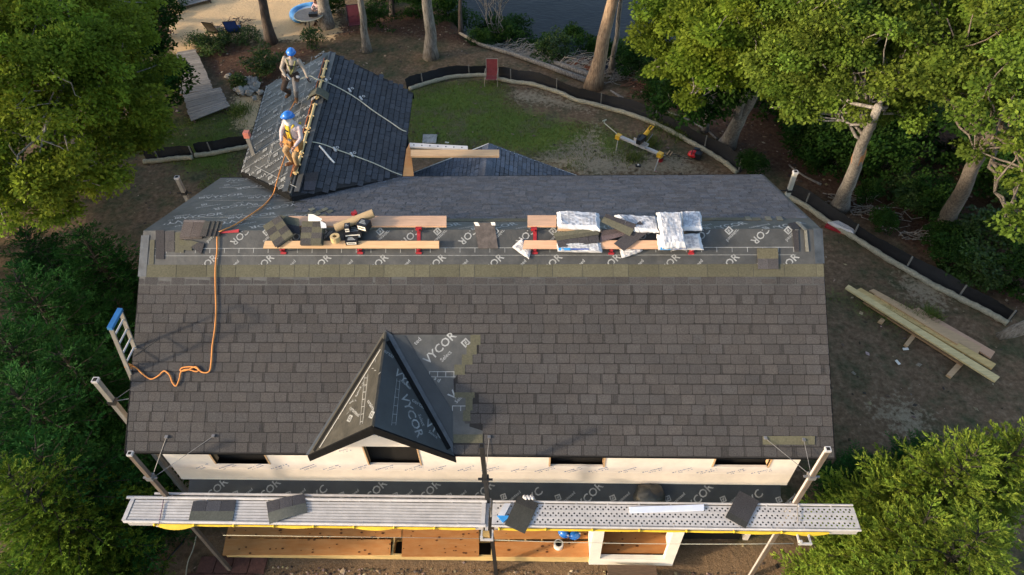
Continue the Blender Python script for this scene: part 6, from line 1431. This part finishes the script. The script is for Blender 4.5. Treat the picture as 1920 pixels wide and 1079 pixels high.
# pot
c=P_(309,36,0); o=thing('clay_pot',c,'rusty clay pot with a stone beside it on the left edge of the beach','pot'); mb=MB(); mb.tube([c,c+(0,0,.15),c+(0,0,.4),c+(0,0,.45)],[.14,.22,.26,.22],16); mb.build('pot',[M('clay',(.20,.09,.05),.8,.3,6)],o,smooth=True); mb=MB(); mb.ball(c+(-.2,.1,.45),(.16,.14,.12),8,6,col=(1,.85,.7)); mb.build('top_stone',[stonem],o)
# table by the trunk
c=P_(585,52,0); c[2]=float(gz(c[0],c[1])); o=thing('round_table',c,'round grey outdoor table beside the wide trunk on the beach','table'); mb=MB(); mb.tube([c+(0,0,.68),c+(0,0,.72)],.75,28); mb.build('tabletop',[weath],o)
for k in range(3): mb=MB(); a=k*2.1+.5; mb.tube([c+(.1*math.cos(a),.1*math.sin(a),.68),c+(.5*math.cos(a),.5*math.sin(a),0)],.03,7); mb.build('leg',[boxblk],o)
mb=MB(); ring(mb,c+(0,0,.70),.74,.78,.03,28); mb.build('rim',[cream],o)
# inflatable
c=P_(570,32,0); c[2]=float(gz(c[0],c[1])); o=thing('inflatable_lounger',c,'curved light blue inflatable lounger on the sand beside the table','inflatable')
for k,(r_,h_,mt) in enumerate(((.95,.28,tealp),(.70,.20,M('inflatable_pale',(.34,.46,.62),.4,.1,5)))):
    mb=MB(); mb.tube([c+np.array((.45+r_*math.cos(t),-.1+r_*math.sin(t)*.9,h_)) for t in np.linspace(1.5,4.2,12)],.20 if k==0 else .16,12); mb.build(['outer_tube','inner_tube'][k],[mt],o,smooth=True)
# left steps and pavers
SG='stone steps left of the staging'
for k,(pts,l) in enumerate(((((190,962),(214,962),(216,992),(188,992)),'upper brown stone step left of the staging end'),(((184,996),(216,996),(218,1028),(180,1026)),'lower brown stone step left of the staging end'))):
    T=[GP.px(x,y,.3) for x,y in pts]; o=thing('stone_step',sum(T)/4-(0,0,.3),l,'step',SG); mb=MB(); mb.slab(GP,pts,.28-.1*k,.10); mb.build('tread',[brick],o); mb=MB(); mb.slab(GP,[(x,y+2) for x,y in pts],.0,.28-.1*k); mb.build('riser',[brick],o)
rnd=random.Random(4)
o=thing('paver_patio',gp(370,1050),'dark red paver patio in the shade at the bottom left','patio'); mb=MB()
for i in range(4):
    for j in range(6):
        x=.1+i*.42+(.2 if j%2 else 0)-.6; y=-2.6+j*.42; g=rnd.uniform(.6,1.1); mb.box(Fr((0,0,GZ),(1,0,0),(0,1,0)),x,x+.40,y,y+.40,.03,.07,0,(g,g,g))
mb.build('pavers',[brick],o)
rope('black_hose',[P_(x,y,.03) for x,y in ((352,1000),(340,1020),(322,1040),(308,1060),(302,1085))],.02,boxblk,'black hose across the patio left of the porch')
rope('tan_cord',[P_(x,y,.03) for x,y in ((368,1005),(362,1030),(352,1055),(348,1085))],.012,cream,'tan cord hanging down to the patio beside the left post')
o=thing('scrap_heap',gp(285,890),'small heap of white and dark scraps below the left eave','scrap heap'); mb=MB(); rnd=random.Random(8)
for k in range(40):
    c=P_(rnd.uniform(272,322),rnd.uniform(862,925),rnd.uniform(.02,.25)); a=rnd.uniform(0,3); f=Fr(c,(math.cos(a),math.sin(a),rnd.uniform(-.4,.4)),(-math.sin(a),math.cos(a),rnd.uniform(-.3,.3))); s=rnd.uniform(.03,.13); mb.box(f,-s,s,-s*.4,s*.4,0,.02,0 if rnd.random()<.3 else 1)
mb.build('scraps',[whitepl,vycor_dark],o)

# ================================================================== PEOPLE
def blob(parts,vox=.014,smooth=6):
    mb=MB()
    for p in parts:
        if p[0]=='c':    # capsule chain
            _,pts,rs=p; pts=[np.array(q,float) for q in pts]
            for i in range(len(pts)-1):
                a,b_=pts[i],pts[i+1]; n=max(2,int(np.linalg.norm(b_-a)/.04)); mb.tube([a+(b_-a)*k/n for k in range(n+1)],[rs[i]+(rs[i+1]-rs[i])*k/n for k in range(n+1)],12)
            for q,r in zip(pts,rs): mb.ball(q,r,12,8)
        else: mb.ball(p[1],p[2],16,10,R=p[3] if len(p)>3 else None)
    me=bpy.data.meshes.new('t'); me.from_pydata(mb.v,[],mb.f); o=bpy.data.objects.new('t',me); COL.objects.link(o)
    m=o.modifiers.new('r','REMESH'); m.mode='VOXEL'; m.voxel_size=vox; s=o.modifiers.new('s','SMOOTH'); s.iterations=smooth; s.factor=.5
    bpy.context.view_layer.update(); dg=bpy.context.evaluated_depsgraph_get(); me2=bpy.data.meshes.new_from_object(o.evaluated_get(dg)); bpy.data.objects.remove(o)
    me2.materials.clear(); me2.polygons.foreach_set('use_smooth',[True]*len(me2.polygons)); return me2
def addmesh(name,me,mat,parent,loc=(0,0,0)):
    me.name=name; me.materials.append(mat); o=bpy.data.objects.new(name,me); COL.objects.link(o); o.parent=parent; o.location=loc; return o
def hand(w_,d,side,thumb,r=.0095):
    """palm at wrist w_, pointing along d; five fingers with bends, thumb off the side"""
    w_=np.array(w_,float); d=nrm(d); s=nrm(np.array(side)-d*(np.array(side)@d)); n=np.cross(d,s); P=[('c',[w_,w_+d*.05,w_+d*.08],[.026,.034,.032]),('e',w_+d*.055,(.040,.040,.026))]
    for k,l in enumerate((.066,.076,.070,.055)):
        o=w_+d*.085+s*(.030-.020*k); a=o+d*l*.5-n*.010; b_=a+d*l*.25-n*l*.35; e=b_-n*l*.30-d*l*.1; P.append(('c',[o,a,b_,e],[r,r*.95,r*.9,r*.8]))
    o=w_+d*.03+s*.030*thumb; P.append(('c',[o,o+s*.035*thumb+d*.03,o+s*.03*thumb+d*.06-n*.02],[r*1.2,r*1.1,r*.9])); return P
def person(loc,az,J,label,shirt,trs,legL,gl,straps,name='person',helmet=True,head_turn=0,hooded=False,hairm=None,sc=1.0,lean=0.0):
    o=thing(name,loc,label,'person'); o.rotation_euler=(Matrix.Rotation(lean,3,'Y')@Matrix.Rotation(az,3,'Z')).to_euler(); o.scale=(sc,sc,sc)
    hd=np.array(J['head']); ck=np.array(J['chest']); pv=np.array(J['pelvis']); nk=ck+(hd-ck)*.55
    loco=world_of(None)
    f=np.array((math.sin(head_turn),-math.cos(head_turn),-.25)); f=nrm(f)
    body=[('e',hd,(.078,.092,.115)),('e',hd+f*.045+(0,0,-.05),(.055,.055,.065)),('c',[nk-(0,0,.05),hd-(0,0,.06)],[.062,.055]),('c',[pv,(pv+ck)/2,ck],[.13,.125,.14]),('e',ck+(0,0,.03),(.20,.11,.12)),('e',pv,(.165,.125,.12))]
    body.append(('c',[hd+f*.088+(0,0,.012),hd+f*.108+(0,0,-.022)],[.010,.016]))
    body.append(('c',[hd+f*.090+np.array((-.022,0,-.058)),hd+f*.094+(0,0,-.058),hd+f*.090+np.array((.022,0,-.058))],[.007,.009,.007]))
    for s in (-1,1):
        body.append(('e',hd+np.array((s*.082,.01,-.01)),(.012,.02,.032)))
        k='L' if s<0 else 'R'; sh,el,wr=[np.array(J[k+q]) for q in ('sh','el','wr')]; body.append(('c',[sh,el,wr],[.055,.042,.028])); body+=hand(wr,wr-el+np.array((0,0,-.05)),(s*-.2,-1,0),1)
        hp,kn,an=[np.array(J[k+q]) for q in ('hp','kn','an')]; body.append(('c',[hp,kn,an],[.09,.06,.042])); body.append(('c',[an+(0,0,-.03),an+np.array(J.get(k+'toe',(0,-.17,-.06)))],[.045,.038]))
    me=blob(body,.0085,3); addmesh('body',me,skin,o)
    S_=[('c',[pv+(0,0,.05),(pv+ck)/2,ck],[.145,.142,.155]),('e',ck+(0,0,.03),(.215,.125,.125)),('c',[ck+(0,0,.09),nk],[.09,.075])]
    for k in 'LR':
        sh,el,wr=[np.array(J[k+q]) for q in ('sh','el','wr')]; S_.append(('c',[sh,el,el+(wr-el)*.88],[.068,.054,.042]))
    addmesh('shirt',blob(S_,.013,3),shirt,o)
    T_=[('e',pv,(.178,.138,.13))]
    for k in 'LR': hp,kn,an=[np.array(J[k+q]) for q in ('hp','kn','an')]; T_.append(('c',[hp,kn,an+(kn-an)*.12],[.105,.078,.066]))
    if legL is None: addmesh('trousers',blob(T_,.014,3),trs,o)
    else:
        addmesh('trousers',blob([T_[0],T_[1]],.014,3),trs,o); addmesh('trouser_leg',blob([T_[2]],.014,3),legL,o)
    for k in 'LR':
        an=np.array(J[k+'an']); t=np.array(J.get(k+'toe',(0,-.17,-.06))); addmesh('boot',blob([('c',[an+(0,0,.08),an+(0,0,-.02)],[.056,.058]),('c',[an+(0,0,-.04),an+t],[.056,.050])],.012,3),bootm,o)
        if gl: 
            wr,el=np.array(J[k+'wr']),np.array(J[k+'el']); G=hand(wr,wr-el+np.array((0,0,-.05)),((-.2 if k=='R' else .2),-1,0),1,.0125); addmesh('glove',blob(G,.007,2),gl,o)
    if hooded: addmesh('neck_cloth',blob([('c',[nk-(0,0,.05),hd-(0,0,.03)],[.105,.088]),('e',hd+f*.03-(0,0,.045),(.082,.085,.07)),('e',nk-(0,0,.02)+f*.06,(.11,.07,.07))],.012,3),clothw,o)
    if helmet:
        mb=MB(); R_=np.array(Matrix.Rotation(head_turn,3,'Z')); c=hd+(0,0,.045); 
        mb.ball(c,(.125,.150,.125),20,12,R=R_,zmin=-.05); off=o.location
        mb.ball(c+(0,0,.006),(.140,.172,.014),20,6,R=R_); mb.ball(c+f*.06+(0,0,.0),(.11,.14,.014),16,6,R=R_); mb.ball(c+(0,0,.012),(.035,.13,.128),12,8,R=R_)
        mb.v=[tuple(np.array(v)+np.array(off)) for v in mb.v]; mb.build('hard_hat',[bluep],o,smooth=True)
        mb=MB(); e=hd+f*.088+(0,0,.012); q=np.array((math.cos(head_turn),math.sin(head_turn),0)); mb.tube([e-q*.07,e-q*.03+f*.012,e+q*.03+f*.012,e+q*.07],.019,8); mb.v=[tuple(np.array(v)+np.array(off)) for v in mb.v]; mb.build('sunglasses',[boxblk],o)
    else:
        addmesh('hair',blob([('e',hd+(0,.02,.03),(.09,.10,.105)),('c',[hd+(0,.06,.0),hd+(0,.09,-.15)],[.07,.05])],.012,3),hairm,o)
    for nm,mat_,items in straps:
        mb=MB()
        for it in items:
            if it[0]=='t': mb.tube([np.array(q)+np.array(off) for q in it[1]],it[2],7)
            elif it[0]=='b': mb.box(Fr(np.array(it[1])+np.array(off),(1,0,0),(0,1,0)),-it[2][0],it[2][0],-it[2][1],it[2][1],-it[2][2],it[2][2])
            else: mb.ball(np.array(it[1])+np.array(off),it[2],12,8)
        mb.build(nm,[mat_],o)
    return o
# roofer one: knees bent, leaning up the slope, one arm out to the lifeline
f1=WL.px(556,187,.06); f0=WL.px(529,167,.06)
base=f1.copy()
lf=(f0-base)*.42; 
J=dict(pelvis=(-.12,.05,.84),chest=(-.07,-.03,1.25),head=(-.06,-.10,1.56),Lsh=(-.27,-.02,1.33),Rsh=(.13,-.03,1.33),Lel=(-.36,-.10,1.04),Lwr=(-.20,-.26,.88),Rel=(.29,-.08,1.12),Rwr=(.40,-.18,.93),
  Lhp=(-.22,.05,.80),Lkn=(float(lf[0])*.8-.06,-.22,.45),Lan=(float(lf[0]),float(lf[1]),float(lf[2])+.03),Rhp=(-.03,.05,.80),Rkn=(.05,-.20,.46),Ran=(.0,0,.09),Rtoe=(.04,-.17,-.06),Ltoe=(-.06,-.16,-.06))
st=[('harness',M('harness_green',(.16,.16,.06),.8,.2,10),[('t',[(-.19,-.14,1.38),(-.08,-.19,1.1),(-.1,-.14,.9)],.022),('t',[(.06,-.14,1.38),(.0,-.19,1.1),(-.1,-.14,.9)],.022),('e',(-.06,-.17,1.14),(.07,.03,.09))]),
    ('chest_strap',boxblk,[('t',[(-.16,-.165,1.22),(-.05,-.19,1.21),(.07,-.165,1.22)],.02),('b',(-.05,-.20,1.17),(.03,.015,.05))]),
    ('tool_belt',trouser_b,[('t',[(-.31,.03,.92),(-.2,-.13,.91),(-.04,-.14,.91),(.07,.02,.92)],.035),('b',(-.30,-.06,.80),(.07,.07,.12)),('b',(.06,-.06,.80),(.06,.07,.11))]),
    ('pouch_tools',clothw,[('t',[(-.20,-.17,.92),(-.10,-.2,.78)],.035),('t',[(-.33,-.1,.88),(-.22,-.2,.84)],.03),('e',(.1,-.12,.86),(.06,.04,.05))])]
w1=person(base,0.0,J,'roofer in a taupe shirt and white neck cloth standing higher up on the rear wing, gloved hand out to the lifeline',shirt_t,trouser_b,trouser_g,glove,st,hooded=False,head_turn=.12,lean=rad(12),sc=.90)
w1['label']='standing roofer in taupe shirt and blue hard hat, higher up on the rear wing'
addmesh('neck_cloth',blob([('c',[(-.06,-.03,1.33),(-.06,-.04,1.37)],[.095,.07]),('e',(-.09,-.14,1.26),(.05,.025,.06))],.012,3),clothw,w1)
# roofer two
b2=WL.px(556,314,.07); g0=WL.px(545,306,.06)-b2
J=dict(pelvis=(-.13,.10,.80),chest=(-.20,.0,1.18),head=(-.27,-.09,1.47),Lsh=(-.39,-.02,1.25),Rsh=(-.01,.03,1.26),Lel=(-.44,-.09,.97),Lwr=(-.30,-.26,.80),Rel=(.09,.0,1.0),Rwr=(.06,-.20,.82),
  Lhp=(-.22,.10,.77),Lkn=(-.26,-.14,.48),Lan=(-.20,.08,.03),Rhp=(-.04,.10,.77),Rkn=(.02,-.12,.45),Ran=(.0,.02,.09),Ltoe=(-.05,-.16,-.05),Rtoe=(.05,-.17,-.06))
st=[('harness',M('harness_yellow',(.50,.34,.03),.8,.2,9),[('t',[(-.33,-.10,1.30),(-.24,-.15,1.1),(-.20,-.09,.85)],.028),('t',[(-.10,-.07,1.32),(-.18,-.14,1.1),(-.12,-.09,.85)],.028),('e',(-.21,-.15,1.16),(.06,.03,.12)),('t',[(-.12,.2,1.25),(-.17,.2,1.0),(-.13,.2,.85)],.03)]),
    ('chest_strap',boxblk,[('b',(-.23,-.175,1.13),(.05,.012,.02))]),
    ('tool_belt',leather,[('t',[(-.32,.08,.88),(-.22,-.09,.86),(-.03,-.09,.86),(.07,.08,.88)],.04),('b',(-.31,-.02,.76),(.08,.09,.12)),('b',(.05,-.04,.76),(.08,.09,.12)),('b',(-.14,-.13,.78),(.06,.06,.09)),('t',[(-.33,-.08,.68),(-.34,-.1,.52)],.018)]),
    ('pouch_tools',steel,[('t',[(.06,-.06,.9),(.06,-.06,.84)],.05),('t',[(-.14,-.14,.9),(-.14,-.14,.8)],.05)])]
w2=person(b2,-.45,J,'crouching roofer in lilac shirt, yellow harness and face cloth, lower down the rear wing',shirt_l,trouser_k,trouser_k,None,st,hooded=True,head_turn=-.25,lean=rad(17),sc=.90)
# seated beach person
c=P_(603,40,0); c[2]=float(gz(c[0],c[1]))
J=dict(pelvis=(0,.1,.45),chest=(0,-.0,.86),head=(-.05,-.12,1.18),Lsh=(-.18,.0,.95),Rsh=(.18,.0,.95),Lel=(-.26,-.2,.80),Lwr=(-.12,-.36,.80),Rel=(.24,-.2,.80),Rwr=(.10,-.36,.80),Lhp=(-.1,.08,.45),Lkn=(-.14,-.35,.46),Lan=(-.14,-.38,.1),Rhp=(.1,.08,.45),Rkn=(.14,-.35,.46),Ran=(.14,-.38,.1))
w3=person(c,-.3,J,'seated person with brown hair and pale pink top beside the wide trunk',M('pink_top',(.60,.42,.40),.8,.1,9),trouser_g,None,None,[],helmet=False,hairm=hair)
o=thing('beach_stool',c,'low stool under the seated person by the beach table','stool'); mb=MB(); q=c+np.array((.05,.08,.0)); mb.box(Fr(q,(1,0,0),(0,1,0)),-.22,.22,-.2,.2,.28,.33); mb.build('seat',[weath],o)
for sx in (-.18,.18):
    for sy in (-.16,.16): mb=MB(); mb.tube([q+np.array((sx,sy,0)),q+np.array((sx,sy,.28))],.02,6); mb.build('leg',[weath],o)
c=P_(588,30,.76); o=thing('black_bag',c,'black bag on the beach table in front of the seated person','bag'); mb=MB(); mb.box(Fr(c,(1,.1,0),(0,1,0)),-.22,.22,-.12,.12,0,.16); mb.build('bag',[boxblk],o); mb=MB(); mb.tube([c+(-.1,0,.16),c+(0,0,.26),c+(.1,0,.16)],.015,6); mb.build('handle',[boxblk],o)

# where two look-alikes still share their words, say which one by its place in the row
_by={}
for o in bpy.data.objects:
    if o.parent is None and o.get('label') and o.type in('EMPTY','MESH'): _by.setdefault(o['label'],[]).append(o)
for lab,os_ in _by.items():
    if len(os_)>1:
        os_.sort(key=lambda q:q.location.x)
        for k,q in enumerate(os_): q['label']=(('left ','right ')[k] if len(os_)==2 else ('leftmost ' if k==0 else 'rightmost ' if k==len(os_)-1 else ('middle ' if len(os_)==3 else ['second ','third ','fourth ','fifth ','sixth ','seventh '][min(k-1,5)])))+lab
